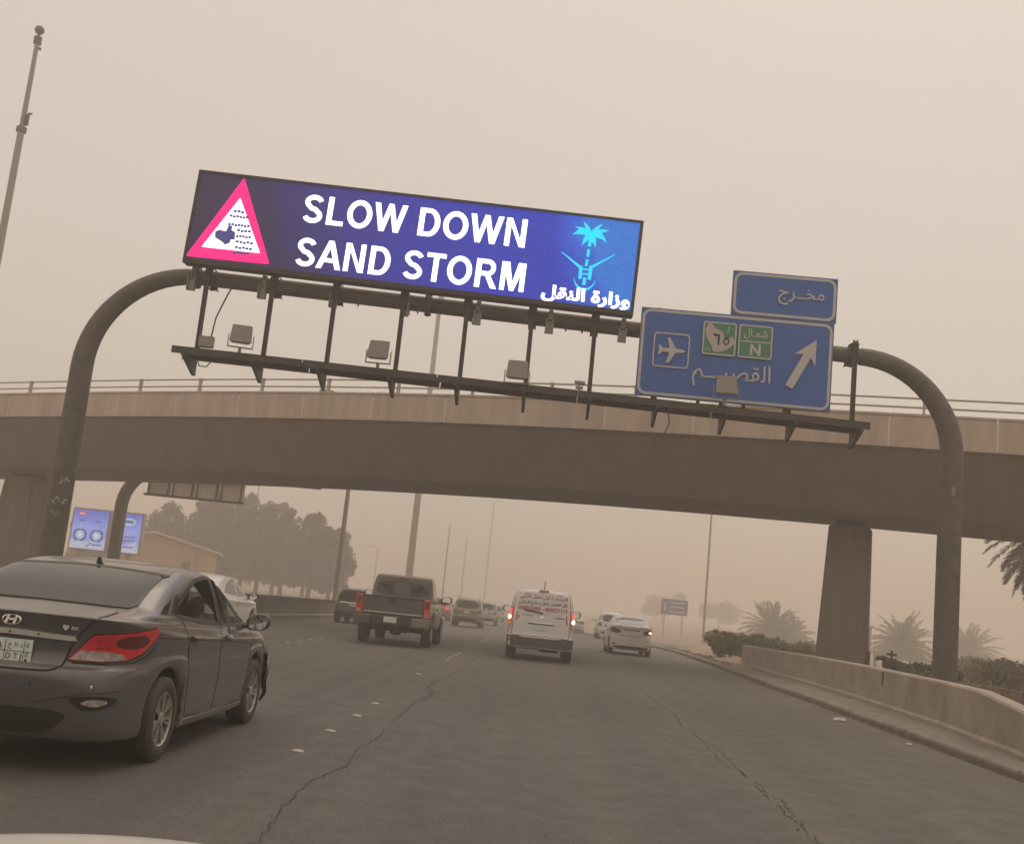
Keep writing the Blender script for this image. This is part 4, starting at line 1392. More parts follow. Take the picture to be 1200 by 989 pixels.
def mirror_part(parent, x, y, z, paintm, s=1, sc=1.0, glass=True):
    """door mirror; s=+1 right"""
    bm = bmesh.new()
    bmesh.ops.create_uvsphere(bm, u_segments=20, v_segments=12, radius=1.0)
    for v in bm.verts:
        c_ = v.co
        c_.x = math.copysign(abs(c_.x)**0.75, c_.x); c_.z = math.copysign(abs(c_.z)**0.75, c_.z)
        c_.x *= 0.115*sc; c_.z *= 0.078*sc
        c_.y = c_.y*0.085*sc if c_.y > 0 else c_.y*0.02*sc
        c_.z += c_.x*s*0.12
    o = bm_obj('door_mirror', bm, paintm, parent, True, loc=(x, y, z))
    if glass:
        bm = bmesh.new()
        n = 20
        vs = []
        for k in range(n):
            a = 2*math.pi*k/n
            cx, cz = math.cos(a), math.sin(a)
            cx = math.copysign(abs(cx)**0.7, cx)*0.084*sc; cz = math.copysign(abs(cz)**0.7, cz)*0.069*sc
            vs.append(bm.verts.new((cx, -0.024*sc, cz+cx*s*0.12)))
        bm.faces.new(vs)
        bmesh.ops.recalc_face_normals(bm, faces=bm.faces)
        bm_obj('mirror_glass', bm, mirror_m, o)
    bm = bmesh.new()
    add_box(bm, (-s*0.13*sc, 0.03, -0.05*sc), (0.12*sc, 0.06, 0.035), bev=0.008)
    bm_obj('mirror_arm', bm, black_plastic, o)
    return o

def car_base(root, verts, faces, paintm, wheels, track, cut=None, front=None):
    vs = [tuple(v) for v in verts]
    fs = faces
    if cut:
        keep = []
        for f in faces:
            c_ = sum((Vector(vs[i]) for i in f), Vector())/len(f)
            if abs(c_.x) > 0.35 and any(point_in(pl, c_.y, c_.z) for pl in cut): continue
            if front and c_.y > 0.2 and point_in(front, c_.x, c_.z) and (Vector(vs[f[1]])-Vector(vs[f[0]])).cross(Vector(vs[f[2]])-Vector(vs[f[1]])).normalized().y > 0.25: continue
            keep.append(f)
        fs = keep
    b = pyd('body', vs, fs, paintm, root, True)
    b.data.set_sharp_from_angle(angle=R(42))
    for (wy, r, w) in wheels:
        for s in (-1, 1):
            wheel(root, s*track, wy, r, w)
    return b

def underside(root, L0, L1, hw, z0, z1, wheels):
    """floor pan with the wheel housings left open"""
    L0 += .28; L1 -= .2
    bm = bmesh.new()
    add_box(bm, (0, (L0+L1)/2, (z0+z1)/2), (hw*1.15, L1-L0, z1-z0))
    ys = sorted([w_[0] for w_ in wheels])
    r = wheels[0][1]
    segs = [(L0, ys[0]-r-0.06), (ys[0]+r+0.06, ys[1]-r-0.06), (ys[1]+r+0.06, L1)]
    for a, b_ in segs:
        if b_ > a: add_box(bm, (0, (a+b_)/2, (z0+z1)/2+0.01), (hw*1.72, b_-a, (z1-z0)*0.96))
    for wy in ys:
        for s in (-1, 1):
            add_box(bm, (s*hw*0.72, wy, z1+r*1.55), (hw*0.5, r*2.4, 0.02))
            add_box(bm, (s*hw*0.60, wy, z1+r*0.7), (0.02, r*2.5, r*1.8))
    return bm_obj('floor_pan', bm, dark_under, root)

def sedan_levels(L, W, H):
    sy, sx, sz = L/4.37, W/1.70, H/1.457
    K = [(.21, .19, .20, -2.06, 2.02, .775, 5, 3.2),
         (.23, .20, .21, -2.13, 2.09, .815, 5, 3.2),
         (.33, .30, .32, -2.175, 2.15, .838, 4.6, 3.0),
         (.50, .50, .48, -2.20, 2.18, .850, 4.2, 2.9),
         (.64, .63, .60, -2.205, 2.17, .850, 4.0, 2.9),
         (.69, .68, .64, -2.185, 2.15, .848, 4.0, 2.9),
         (.715, .72, .67, -2.135, 2.13, .844, 4.2, 2.9),
         (.80, .79, .72, -2.12, 2.09, .843, 4.2, 2.8),
         (.93, .868, .80, -2.13, 2.02, .853, 4.2, 2.8),
         (1.02, .905, .845, -2.155, 1.93, .838, 4.8, 2.9),
         (1.045, .935, .865, -2.16, 1.86, .824, 5.0, 3.0),
         (1.056, .950, .885, -2.12, 1.78, .820, 5.0, 3.0),
         (1.064, .960, .905, -2.04, 1.70, .816, 5.0, 3.0),
         (1.095, .975, .97, -1.80, 1.30, .808, 4.2, 3.2),
         (1.125, 1.00, .995, -1.66, 1.16, .795, 4.0, 3.2),
         (1.20, 1.10, 1.07, -1.50, .99, .762, 3.8, 3.2),
         (1.29, 1.22, 1.18, -1.28, .77, .722, 3.7, 3.2),
         (1.365, 1.325, 1.29, -1.02, .52, .675, 3.6, 3.2),
         (1.405, 1.392, 1.36, -.82, .30, .630, 3.4, 3.0),
         (1.427, 1.428, 1.40, -.65, .12, .555, 3.2, 3.0),
         (1.437, 1.446, 1.427, -.50, -.02, .40, 3.0, 3.0),
         (1.440, 1.457, 1.445, -.36, -.12, .20, 3.0, 3.0)]
    return [(a*sz, b*sz, c*sz, d*sy, e*sy, f*sx, g_*1.18 if a < 1.07 else g_*1.9, h*2.1) for a, b, c, d, e, f, g_, h in K]

def suv_levels(L, W, H, van=False):
    sy, sx, sz = L/4.8, W/1.85, H/1.80
    K = [(.34, .32, .32, -2.28, 2.22, .82, 6, 3.5),
         (.36, .34, .34, -2.36, 2.32, .88, 6, 3.5),
         (.50, .48, .48, -2.40, 2.38, .915, 5.5, 3.2),
         (.68, .68, .66, -2.40, 2.38, .925, 5.5, 3.2),
         (.74, .74, .72, -2.36, 2.36, .925, 5.5, 3.2),
         (.95, .93, .90, -2.34, 2.28, .922, 5.5, 3.2),
         (1.06, 1.03, .98, -2.33, 2.12, .915, 5.5, 3.2),
         (1.10, 1.07, 1.03, -2.32, 1.85, .895, 5.5, 3.5),
         (1.13, 1.10, 1.10, -2.30, 1.35, .875, 5.5, 4),
         (1.22, 1.20, 1.19, -2.27, 1.20, .85, 5.5, 4),
         (1.42, 1.42, 1.38, -2.20, .90, .805, 5.5, 4),
         (1.62, 1.62, 1.56, -2.10, .60, .755, 5.5, 4),
         (1.70, 1.71, 1.65, -2.02, .42, .70, 5, 4),
         (1.74, 1.76, 1.71, -1.92, .22, .60, 4.5, 4),
         (1.76, 1.785, 1.75, -1.70, -.05, .42, 4, 4),
         (1.765, 1.80, 1.78, -1.40, -.30, .2, 4, 4)]
    if van:
        K = [(.30, .28, .30, -2.28, 2.22, .84, 8, 4), (.32, .30, .32, -2.35, 2.32, .89, 8, 4), (.46, .44, .46, -2.385, 2.38, .918, 8, 4),
             (.60, .60, .60, -2.39, 2.38, .925, 8, 4), (.64, .66, .66, -2.36, 2.36, .925, 8, 4), (.90, .90, .86, -2.35, 2.30, .925, 8, 4),
             (1.02, 1.00, .96, -2.34, 2.16, .92, 8, 4), (1.08, 1.06, 1.04, -2.33, 1.95, .91, 8, 4), (1.20, 1.20, 1.16, -2.315, 1.70, .89, 8, 4),
             (1.42, 1.42, 1.38, -2.27, 1.40, .85, 8, 4), (1.60, 1.60, 1.56, -2.22, 1.10, .805, 8, 4), (1.69, 1.70, 1.67, -2.18, .90, .765, 7, 4),
             (1.745, 1.755, 1.73, -2.11, .68, .69, 6, 4), (1.775, 1.785, 1.765, -2.0, .45, .56, 5, 4), (1.785, 1.797, 1.785, -1.8, .2, .36, 5, 4), (1.788, 1.80, 1.79, -1.5, 0, .15, 5, 4)]
    return [(a*sz, b*sz, c*sz, d*sy, e*sy, f*sx, g_, h) for a, b, c, d, e, f, g_, h in K]

# ---------------------------------------------------------- the near grey sedan
def hero_sedan():
    paintm = paint('graphite_paint', (0.125, 0.121, 0.13), rough=0.13, metal=0.5, dust=0.36, base=0.07)
    root = empty('sedan', (-3.57, 7.38+2.19, 0), 0, 'dirty dark grey sedan close by on the left with torn front bumper', 'car')
    wheels = [(-1.24, 0.31, 0.195), (1.33, 0.31, 0.195)]
    V, Fc = shell(sedan_levels(4.37, 1.70, 1.457), 340, 4, [(wy, 0.315, 0.365) for wy, r, w in wheels], zt=0.78)
    P = Proj(V, Fc, -1.2)
    rwin = [(-1.16, 1.085), (-.98, 1.17), (-.72, 1.26), (-.50, 1.325), (-.25, 1.357), (-.06, 1.366), (-.03, 1.0), (-.5, 1.025), (-.95, 1.065)]
    fwin = [(.04, 1.368), (.20, 1.36), (.38, 1.325), (.58, 1.235), (.78, 1.115), (.94, 1.02), (.93, .99), (.45, .985), (.07, .995)]
    body = car_base(root, V, Fc, paintm, wheels, 0.745, cut=[rwin, fwin], front=[(-.66, 1.03), (.66, 1.03), (.54, 1.33), (-.54, 1.33)])
    underside(root, -2.0, 1.95, 0.82, 0.19, 0.27, wheels)
    for nm, w_ in (('rear_side_window', rwin), ('front_side_window', fwin)):
        for md in ('S', 'L'):
            g_ = P.decal(nm, md, w_, glass_side, root, off=-0.004, skirt=0.0, step=0.05)
            ow, iw = grow(w_, 0.022), grow(w_, -0.006)
            # rubber seal round the pane
            bm = bmesh.new()
            def dense(pl):
                out = []
                for i in range(len(pl)):
                    a, b_ = Vector(pl[i]), Vector(pl[(i+1) % len(pl)])
                    for t in range(6): out.append(tuple(a.lerp(b_, t/6)))
                return out
            A, B = dense(ow), dense(iw)
            va, vb = [], []
            for p in A:
                h, n = P.hit(md, *p); va.append(bm.verts.new(h+n*0.005))
            for p in B:
                h, n = P.hit(md, *p); vb.append(bm.verts.new(h+n*0.002))
            for i in range(len(A)):
                j = (i+1) % len(A); bm.faces.new((va[i], va[j], vb[j], vb[i]))
            bmesh.ops.recalc_face_normals(bm, faces=bm.faces)
            bm_obj('window_seal', bm, black_plastic, g_)
    # rear quarter black triangle, B pillar
    for md in ('S', 'L'):
        P.decal('quarter_trim', md, [(-1.14, 1.085), (-1.30, 1.078), (-1.46, 1.085), (-1.36, 1.13), (-1.20, 1.185), (-1.02, 1.235), (-1.0, 1.19)], glass_dark, root, off=0.005, step=.05)
        P.decal('b_pillar', md, [(-.045, 1.0), (.055, .995), (.035, 1.37), (-.055, 1.37)], black_plastic, root, off=0.006)
        P.decal('front_quarter', md, [(.955, .985), (1.08, .955), (1.02, 1.0), (.93, 1.065), (.92, 1.045)], black_plastic, root, off=0.005)
    rw = [(-.64, 1.135), (-.61, 1.112), (0, 1.122), (.61, 1.112), (.64, 1.135), (.60, 1.335), (.565, 1.362), (0, 1.385), (-.565, 1.362), (-.60, 1.335)]
    P.decal('rear_window', 'R', rw, glass_dusty, root, off=0.007, step=0.05)
    ring = grow(rw, 0.02)
    # seal as ribbon
    P.decal('rear_window_seal', 'R', line_poly(curve_pts([(-.59, 1.35), (-.565, 1.366), (0, 1.388), (.565, 1.366), (.59, 1.35)], 5), 0.012), black_plastic, root, off=0.009, step=0.05)
    P.decal('rear_window_seal', 'R', line_poly([(-.60, 1.115), (0, 1.123), (.60, 1.115)], 0.010), black_plastic, root, off=0.009, step=0.05)
    P.decal('rear_window_seal', 'R', line_poly([(.64, 1.13), (.60, 1.34)], 0.010), black_plastic, root, off=0.006)
    P.decal('rear_window_seal', 'R', line_poly([(-.64, 1.13), (-.60, 1.34)], 0.010), black_plastic, root, off=0.006)
    P.decal('windscreen', 'F', [(-.69, 1.01), (.69, 1.01), (.57, 1.35), (-.57, 1.35)], glass_side, root, off=0.0, skirt=0, step=0.1)
    # tail lamps wrap the corner
    for s in (1, -1):
        lens = [(24.5, .752), (36, .750), (47, .765), (55, .81), (62, .89), (66.5, .965), (63, .985), (54, .968), (42, .945), (33, .930), (31, .90)]
        tl = P.decal('tail_lamp', 'C', [(s*u, v) for u, v in lens], red_lens, root, off=0.014, step=0.05, skirt=0.03)
        P.decal('reversing_lens', 'C', [(s*u, v) for u, v in [(25.2, .757), (36, .755), (46.5, .770), (44.5, .805), (36, .822), (28.5, .824)]], clear_lens, tl, off=0.018, step=0.05)
        P.decal('brake_lens', 'C', [(s*u, v) for u, v in smooth_poly([(42, .845), (54, .845), (59, .90), (56, .945), (45, .935), (40, .90)], 2)], red_dark, tl, off=0.0165, step=0.05)
        for zz in (.842, .86, .878, .896, .914):
            P.decal('lens_rib', 'C', [(s*u, v) for u, v in line_poly([(31.5-(zz-.85)*8+2, zz), (40, zz+.003)], 0.005)], red_dark, tl, off=0.016, step=0.05)
        P.decal('lamp_surround', 'C', [(s*u, v) for u, v in line_poly([(24, .746), (36, .743), (48, .757), (56, .803), (63, .884), (67.5, .962)], 0.012)], black_plastic, tl, off=0.006, step=0.05)
        P.decal('lamp_surround', 'C', [(s*u, v) for u, v in line_poly([(24, .748), (30.5, .90), (32.5, .937), (42, .952), (54, .975), (64, .992)], 0.010)], black_plastic, tl, off=0.006, step=0.05)
    seam = dark_under
    trunk = curve_pts([(.60, 1.085), (.58, 1.045), (.50, .965), (.43, .86), (.40, .76), (.375, .70), (.31, .675), (.15, .668), (0, .666)], 4)
    P.decal('boot_seam', 'R', line_poly(trunk, .012), seam, root, off=0.003, mirror=True, step=.05)
    for s in (1, -1):
        P.decal('bumper_seam', 'C', [(s*u, v) for u, v in line_poly([(26, .735), (40, .733), (52, .748), (60, .79), (66, .84)], .009)], seam, root, off=0.003, step=.05)
    # spoiler edge crease shadow line, chrome strip, plate
    ch = P.decal('chrome_strip', 'R', [(-.44, .908), (-.455, .882), (-.40, .880), (0, .890), (.40, .880), (.455, .882), (.44, .908), (0, .926)], mat('bright_trim', (.70, .66, .63), .3, .35, var=.06, scale=9), root, off=0.022, skirt=0.03, step=.08)
    for u in (-.2, .0, .2):
        hh_, n = P.hit('R', u, .903)
        box('rivet', (hh_.x, hh_.y-.024, .903), (.012, .004, .012), dark_under, ch)
    P.decal('strip_recess', 'R', [(-.46, .872), (0, .878), (.46, .872), (.44, .886), (0, .893), (-.44, .886)], black_plastic, root, off=0.004, step=.08)
    h, n = P.hit('R', 0, .775)
    pl = box('number_plate', (h.x, h.y-0.012, .775), (.335, .012, .165), plate_m, root, bev=0.004)
    ring_p = [(-.163, -.078), (.163, -.078), (.163, .078), (-.163, .078)]
    for c_, s_ in (((0, -.008, 0), (.32, .002, .004)), ((.112, -.008, 0), (.003, .002, .15)), ((-.02, -.008, 0), (.003, .002, .15))):
        box('plate_line', c_, s_, ink, pl)
    text('plate_text', '\u0667\u0668', (-.14, -.04, .015, .062), -0.0085, ink, pl, off=0.006)
    text('plate_text', ar('\u062F \u0637 \u062D'), (0.0, .10, .012, .064), -0.0085, ink, pl, off=0.004)
    text('plate_text', '78', (-.12, -.045, -.066, -.014), -0.0085, ink, pl, off=0.006)
    text('plate_text', 'D T J', (-.008, .10, -.064, -.014), -0.0085, ink, pl, off=0.004)
    box('plate_dot', (.135, -.008, -.055), (.016, .002, .016), ink, pl, bev=0.0008)
    box('plate_mark', (.135, -.008, -.02), (.018, .002, .03), mat('plate_grey', (.3, .36, .34), .6), pl)
    box('plate_mark', (.135, -.008, .045), (.018, .002, .03), MATS['plate_grey'], pl)
    # oval maker's emblem with slanted letter
    he, n = P.hit('R', 0, .985)
    bm = bmesh.new()
    prev = None; first = None
    for k in range(33):
        a = 2*math.pi*k/32
        for_r = []
        for dr in (0.0, 0.011):
            for_r.append(bm.verts.new(((0.068-dr)*math.cos(a), -0.006 if dr == 0 else -0.010, (0.040-dr)*math.sin(a))))
        if prev: bm.faces.new((prev[0], prev[1], for_r[1], for_r[0]))
        prev = for_r
    def bar(pts):
        bm.faces.new([bm.verts.new((p[0], -0.011, p[1])) for p in pts])
    bar([(-.046, -.026), (-.028, -.032), (-.012, .030), (-.030, .028)])
    bar([(.012, -.030), (.030, -.028), (.046, .026), (.028, .032)])
    bar([(-.026, -.004), (.0, -.008), (.034, .004), (.036, .014), (.0, .004), (-.022, .008)])
    bmesh.ops.recalc_face_normals(bm, faces=bm.faces)
    em = bm_obj('emblem', bm, chrome, root, loc=(he.x, he.y-0.004, he.z))
    em.rotation_euler = (R(-6), 0, 0)
    hs, n = P.hit('R', .375, .965)
    hm = empty('badge', (hs.x, hs.y-0.006, hs.z)); hm.parent = root; hm.rotation_euler = (0, 0, R(8))
    flat('heart_sticker', [(0, -.022), (.020, -.002), (.022, .012), (.012, .02), (0, .010), (-.012, .02), (-.022, .012), (-.020, -.002)], 0, chrome, hm, 0.002)
    tx = text('badge_text', 'ac', (.035, .085, -.012, .010), 0, chrome, hm, off=0.01)
    # lower bumper: dark insert, reflectors recesses, lip
    P.decal('bumper_insert', 'R', smooth_poly([(-.50, .40), (-.36, .425), (.36, .425), (.50, .40), (.40, .29), (.25, .255), (-.25, .255), (-.40, .29)], 1), black_plastic, root, off=0.004, step=.1)
    for s in (1, -1):
        fp = [(s*.47, .505), (s*.56, .525), (s*.70, .52), (s*.735, .50), (s*.70, .455), (s*.64, .43), (s*.55, .435)]
        fr = P.decal('fog_recess', 'R', smooth_poly(fp, 1), dark_under, root, off=0.006, step=.06)
        P.decal('reflector', 'R', smooth_poly([(s*.545, .475), (s*.60, .505), (s*.68, .50), (s*.69, .475), (s*.63, .452)], 1), clear_lens, fr, off=0.010, step=.06, label='small clear lens in the bumper recess')
        P.decal('bumper_crease', 'C', line_poly([(s*14, .46), (s*30, .535), (s*45, .56)], .006), seam, root, off=0.002, step=.05)
    for u in (-.18, .0, .18):
        hs_, n = P.hit('R', u+.0, .56)
    for u in (.60, -.60, .22, -.22):
        hs_, n = P.hit('R', u, .585)
        bm = bmesh.new(); add_lathe(bm, [(0, 0.013), (-0.003, 0.012), (-0.004, 0.0005)], 14, 'y')
        bmesh.ops.recalc_face_normals(bm, faces=bm.faces)
        bm_obj('parking_sensor', bm, chrome if u == .60 else black_plastic, root, loc=hs_)
    # door shut lines, handles, sill strip, fuel flap
    rd = curve_pts([(-1.03, 1.05), (-.96, .93), (-.88, .80), (-.83, .66), (-.81, .50), (-.79, .38), (-.74, .28)], 4)
    bd = curve_pts([(.0, 1.0), (.005, .8), (.0, .5), (-.02, .27)], 4)
    fd = curve_pts([(.97, .965), (1.02, .86), (1.01, .70), (.97, .50), (.90, .35), (.86, .27)], 4)
    sd = [(-.74, .28), (-.3, .262), (.3, .262), (.86, .272)]
    for md in ('S', 'L'):
        for q in (rd, bd, fd, sd):
            P.decal('door_seam', md, line_poly(q, .009), seam, root, off=0.002, step=.06)
        P.decal('sill_trim', md, [(-.80, .235), (.90, .235), (.88, .262), (-.78, .262)], paintm, root, off=0.018, skirt=.03, step=.15)
        P.decal('waist_crease', md, line_poly(curve_pts([(-1.75, .93), (-1.2, .905), (-.6, .875), (.1, .845), (.9, .80)], 4), .006), seam, root, off=0.0015, step=.1)
        for hx in (-.80, .16):
            hh = .895 if hx < 0 else .868
            a = P.decal('handle_recess', md, smooth_poly([(hx-.08, hh-.03), (hx+.08, hh-.035), (hx+.08, hh+.01), (hx-.08, hh+.015)], 2), black_plastic, root, off=0.002, step=.05)
            P.decal('door_handle', md, smooth_poly([(hx-.10, hh+.002), (hx+.10, hh-.004), (hx+.10, hh+.016), (hx-.10, hh+.022)], 1), paintm, a, off=0.032, skirt=.03, step=.05)
    mirror_part(root, .95, .76, 1.005, paintm, 1)
    mirror_part(root, -.95, .76, 1.005, paintm, -1)
    # shark fin aerial on the roof rear
    bm = bmesh.new()
    hz, n = P.hit('T', 0, -.80)
    pts = [(-.075, 0), (.085, 0), (.0, .022), (-.03, .055), (-.055, .060)]
    add_prism(bm, [Vector((-.014, p[0], p[1])) for p in pts], (.028, 0, 0))
    bmesh.ops.recalc_face_normals(bm, faces=bm.faces)
    bmesh.ops.bevel(bm, geom=list(bm.edges), offset=.007, segments=2, affect='EDGES')
    bm_obj('roof_aerial', bm, black_plastic, root, loc=(0, -.80, hz.z-.004), auto=60)
    # seats, dashboard, wheel seen through the panes
    for (x, y) in ((-.36, .15), (.36, .15), (-.36, -.75), (.36, -.75)):
        bm = bmesh.new()
        add_box(bm, (0, 0, .93), (.46, .13, .50), Matrix.Rotation(R(-14), 3, 'X'), bev=.05)
        add_box(bm, (0, -.10, 1.22), (.24, .08, .15), Matrix.Rotation(R(-8), 3, 'X'), bev=.03)
        add_box(bm, (0, .26, .64), (.48, .48, .14), bev=.04)
        bm_obj('seat', bm, seat_cloth, root, loc=(x, y, -.02))
    bm = bmesh.new(); add_box(bm, (0, .98, .88), (1.36, .40, .18), bev=.06)
    bm_obj('dashboard', bm, dark_under, root)
    bm = bmesh.new()
    add_tube(bm, [Vector((-.36+.17*math.cos(a), .70-.06*math.sin(a), .97+.15*math.sin(a))) for a in np.linspace(0, 2*math.pi, 22)], .014, 8)
    bm_obj('steering_wheel', bm, dark_under, root)
    bm = bmesh.new(); add_box(bm, (0, -1.42, 1.02), (1.30, .5, .04), bev=.01)
    bm_obj('parcel_shelf', bm, seat_cloth, root)
    # torn front bumper: ragged black liner hanging off the front right corner
    r = np.random.default_rng(4)
    rag = [(1.72, .66), (1.76, .60), (1.74, .52), (1.78, .44), (1.76, .36), (1.80, .28), (1.84, .20), (1.90, .23), (1.95, .30), (2.0, .28), (2.03, .38), (2.02, .48), (2.06, .56), (2.0, .64), (1.93, .61), (1.86, .68), (1.80, .71)]
    o = P.decal('torn_bumper', 'S', rag, black_plastic, root, off=.035, skirt=.03, step=.05)
    for v in o.data.vertices:
        k = max(0, .66-v.co.z)
        v.co.x += .09*k + .004*math.sin(v.co.z*30)
        v.co.y += .015*math.sin(v.co.z*27)
    o['label'] = 'torn black bumper corner hanging loose by the front wheel'
    P.decal('broken_lamp', 'S', [(1.73, .46), (1.80, .45), (1.82, .55), (1.76, .60), (1.72, .56)], clear_lens, root, off=.05, step=.05)
    P.decal('head_lamp', 'S', smooth_poly([(1.55, .72), (1.80, .66), (2.0, .65), (1.9, .73), (1.65, .80), (1.5, .82)], 1), clear_lens, root, off=.006, step=.06)
    bm = bmesh.new(); add_tube(bm, [(.42, -2.12, .235), (.42, -1.8, .235)], .025, 12)
    bm_obj('exhaust_pipe', bm, dark_under, root)
    return root
hero_sedan()

# ---------------------------------------------------------- other cars
def simple_car(kind, name, label, cat, x, yrear, spec, paintm, group=None, rz=0.0, detail=1, lit=None, lens_m=None, dark=False):
    L, W, H = spec
    yc = yrear+L/2
    root = empty(name, (x, yc, zr(yc)), rz, label, cat, group)
    slope = (zr(yc+1.3)-zr(yc-1.3))/2.6
    root.rotation_euler = (math.atan(slope), 0, rz)
    N = 150 if detail else 96
    if kind == 'sedan':
        lv = sedan_levels(L, W, H); sy, sx, sz = L/4.37, W/1.70, H/1.457
        wheels = [(-1.24*sy, .31*sz, .19), (1.33*sy, .31*sz, .19)]
        track = .745*sx; zt = .78*sz
    else:
        lv = suv_levels(L, W, H, kind == 'van'); sy, sx, sz = L/4.8, W/1.85, H/1.80
        r_ = .36 if kind != 'van' else .325
        wheels = [(-1.36*sy, r_*sz, .22), (1.42*sy, r_*sz, .22)]
        track = .80*sx; zt = .88*sz
    V, Fc = shell(lv, N, 3, [(wy, r, r+.055) for wy, r, w in wheels], zt=zt)
    yR = lv[5][3]
    P = Proj(V, Fc, yR+1.0)
    car_base(root, V, Fc, paintm, wheels, track)
    underside(root, yR+.15, -yR-.2, .84*sx if kind == 'sedan' else .9*sx, lv[0][1]-.01, lv[0][1]+.06, wheels)
    def sc(pl): return [(p[0]*sx, p[1]*sz) for p in pl]
    def ss(pl): return [(p[0]*sy, p[1]*sz) for p in pl]
    lens_m = lens_m or red_lens
    if kind == 'sedan':
        P.decal('rear_window', 'R', sc(smooth_poly([(-.62, 1.125), (.62, 1.125), (.52, 1.36), (-.52, 1.36)], 1)), glass_dark, root, off=.005, step=.12)
        P.decal('windscreen', 'F', sc(smooth_poly([(-.66, 1.0), (.66, 1.0), (.50, 1.36), (-.50, 1.36)], 1)), glass_dark, root, off=.005, step=.12)
        for md in ('S', 'L'):
            P.decal('side_window', md, ss([(-1.0, 1.065), (-.72, 1.26), (-.30, 1.35), (-.05, 1.366), (-.03, 1.0), (-.5, 1.02)]), glass_dark, root, off=.004, step=.1)
            P.decal('side_window', md, ss([(.04, 1.368), (.30, 1.34), (.56, 1.25), (.88, 1.02), (.86, .985), (.07, .995)]), glass_dark, root, off=.004, step=.1)
            P.decal('door_seam', md, ss(line_poly([(0, 1.0), (-.02, .27)], .012)), black_plastic, root, off=.002)
        for s in (1, -1):
            nm = red_lit if lit == 2 else lens_m
            o = P.decal('tail_lamp', 'R', sc([(s*p[0], p[1]) for p in smooth_poly([(.44, .80), (.60, .76), (.80, .80), (.825, .90), (.80, .975), (.60, .95), (.47, .90)], 1)]), nm, root, off=.01, step=.08)
            if lit == s:
                P.decal('indicator', 'R', sc([(s*p[0], p[1]) for p in smooth_poly([(.66, .83), (.78, .83), (.78, .91), (.66, .91)], 2)]), lamp_lit, o, off=.018, step=.08)
        P.decal('boot_seam', 'R', sc(line_poly([(-.60, 1.08), (-.46, .93), (-.42, .72), (-.2, .68), (.2, .68), (.42, .72), (.46, .93), (.60, 1.08)], .014)), black_plastic, root, off=.003, step=.1)
        P.decal('chrome_strip', 'R', sc([(-.30, .90), (.30, .90), (.30, .935), (-.30, .935)]), black_plastic, root, off=.01)
        P.decal('number_plate', 'R', sc([(-.17, .74), (.17, .74), (.17, .84), (-.17, .84)]), plate_m, root, off=.012)
        P.decal('lower_bumper', 'R', sc(smooth_poly([(-.62, .24), (.62, .24), (.70, .33), (-.70, .33)], 1)), black_plastic, root, off=.006, step=.1)
        for u in (-.66, .66):
            P.decal('reflector', 'R', sc([(u-.06, .37), (u+.06, .37), (u+.06, .41), (u-.06, .41)]), red_dark, root, off=.008)
        mz, my, mx = 1.005*sz, .76*sy, .95*sx
    else:
        van = kind == 'van'
        zg = 1.14 if not van else 1.22
        gl = glass_dark
        if not van:
            P.decal('rear_window', 'R', sc(smooth_poly([(-.72, 1.16), (.72, 1.16), (.64, 1.60), (-.64, 1.60)], 1)), gl, root, off=.006, step=.12)
        P.decal('windscreen', 'F', sc(smooth_poly([(-.74, 1.16), (.74, 1.16), (.62, 1.62), (-.62, 1.62)], 1)), gl, root, off=.006, step=.12)
        for md in ('S', 'L'):
            P.decal('side_window', md, ss(smooth_poly([(-2.05, 1.2), (-.75, 1.19), (-.75, 1.60), (-1.95, 1.58)], 1)), gl, root, off=.004, step=.12)
            P.decal('side_window', md, ss(smooth_poly([(-.68, 1.19), (.15, 1.18), (.15, 1.61), (-.68, 1.61)], 1)), gl, root, off=.004, step=.12)
            P.decal('side_window', md, ss(smooth_poly([(.22, 1.18), (1.0, 1.18), (.72, 1.45), (.50, 1.60), (.22, 1.61)], 1)), gl, root, off=.004, step=.12)
            P.decal('door_seam', md, ss(line_poly([(.18, 1.6), (.18, .45)], .012)), black_plastic, root, off=.002, step=.15)
        if not van:
            for s in (1, -1):
                nm = red_lit if lit == 2 else lens_m
                P.decal('tail_lamp', 'R', sc([(s*p[0], p[1]) for p in smooth_poly([(.66, .86), (.88, .86), (.895, 1.10), (.86, 1.13), (.66, 1.06)], 1)]), nm, root, off=.012, step=.08)
            P.decal('tailgate_seam', 'R', sc(line_poly([(-.84, 1.12), (-.72, .80), (-.68, .56), (.68, .56), (.72, .80), (.84, 1.12)], .016)), black_plastic, root, off=.003, step=.12)
            P.decal('number_plate', 'R', sc([(-.18, .86), (.18, .86), (.18, .97), (-.18, .97)]), plate_m, root, off=.012)
            P.decal('trim_bar', 'R', sc([(-.60, 1.01), (.60, 1.01), (.60, 1.06), (-.60, 1.06)]), chrome, root, off=.016)
            P.decal('lower_bumper', 'R', sc(smooth_poly([(-.78, .38), (.78, .38), (.82, .52), (-.82, .52)], 1)), black_plastic, root, off=.006, step=.12)
            P.decal('rear_wiper', 'R', sc(line_poly([(-.05, 1.18), (.42, 1.24)], .02)), black_plastic, root, off=.014)
            bm = bmesh.new()
            for s in (-1, 1):
                add_tube(bm, [(s*.66*sx, -1.7*sy, 1.78*sz), (s*.66*sx, 0, 1.80*sz)], .02, 6)
            bm_obj('roof_rail', bm, black_plastic, root)
        mz, my, mx = 1.22*sz, 1.02*sy, 1.03*sx
    mm = black_plastic if (dark or kind != 'sedan') else paintm
    ms = 1.0 if kind == 'sedan' else 1.3
    mirror_part(root, mx, my, mz, mm, 1, ms)
    mirror_part(root, -mx, my, mz, mm, -1, ms)
    return root, P, (sx, sy, sz)

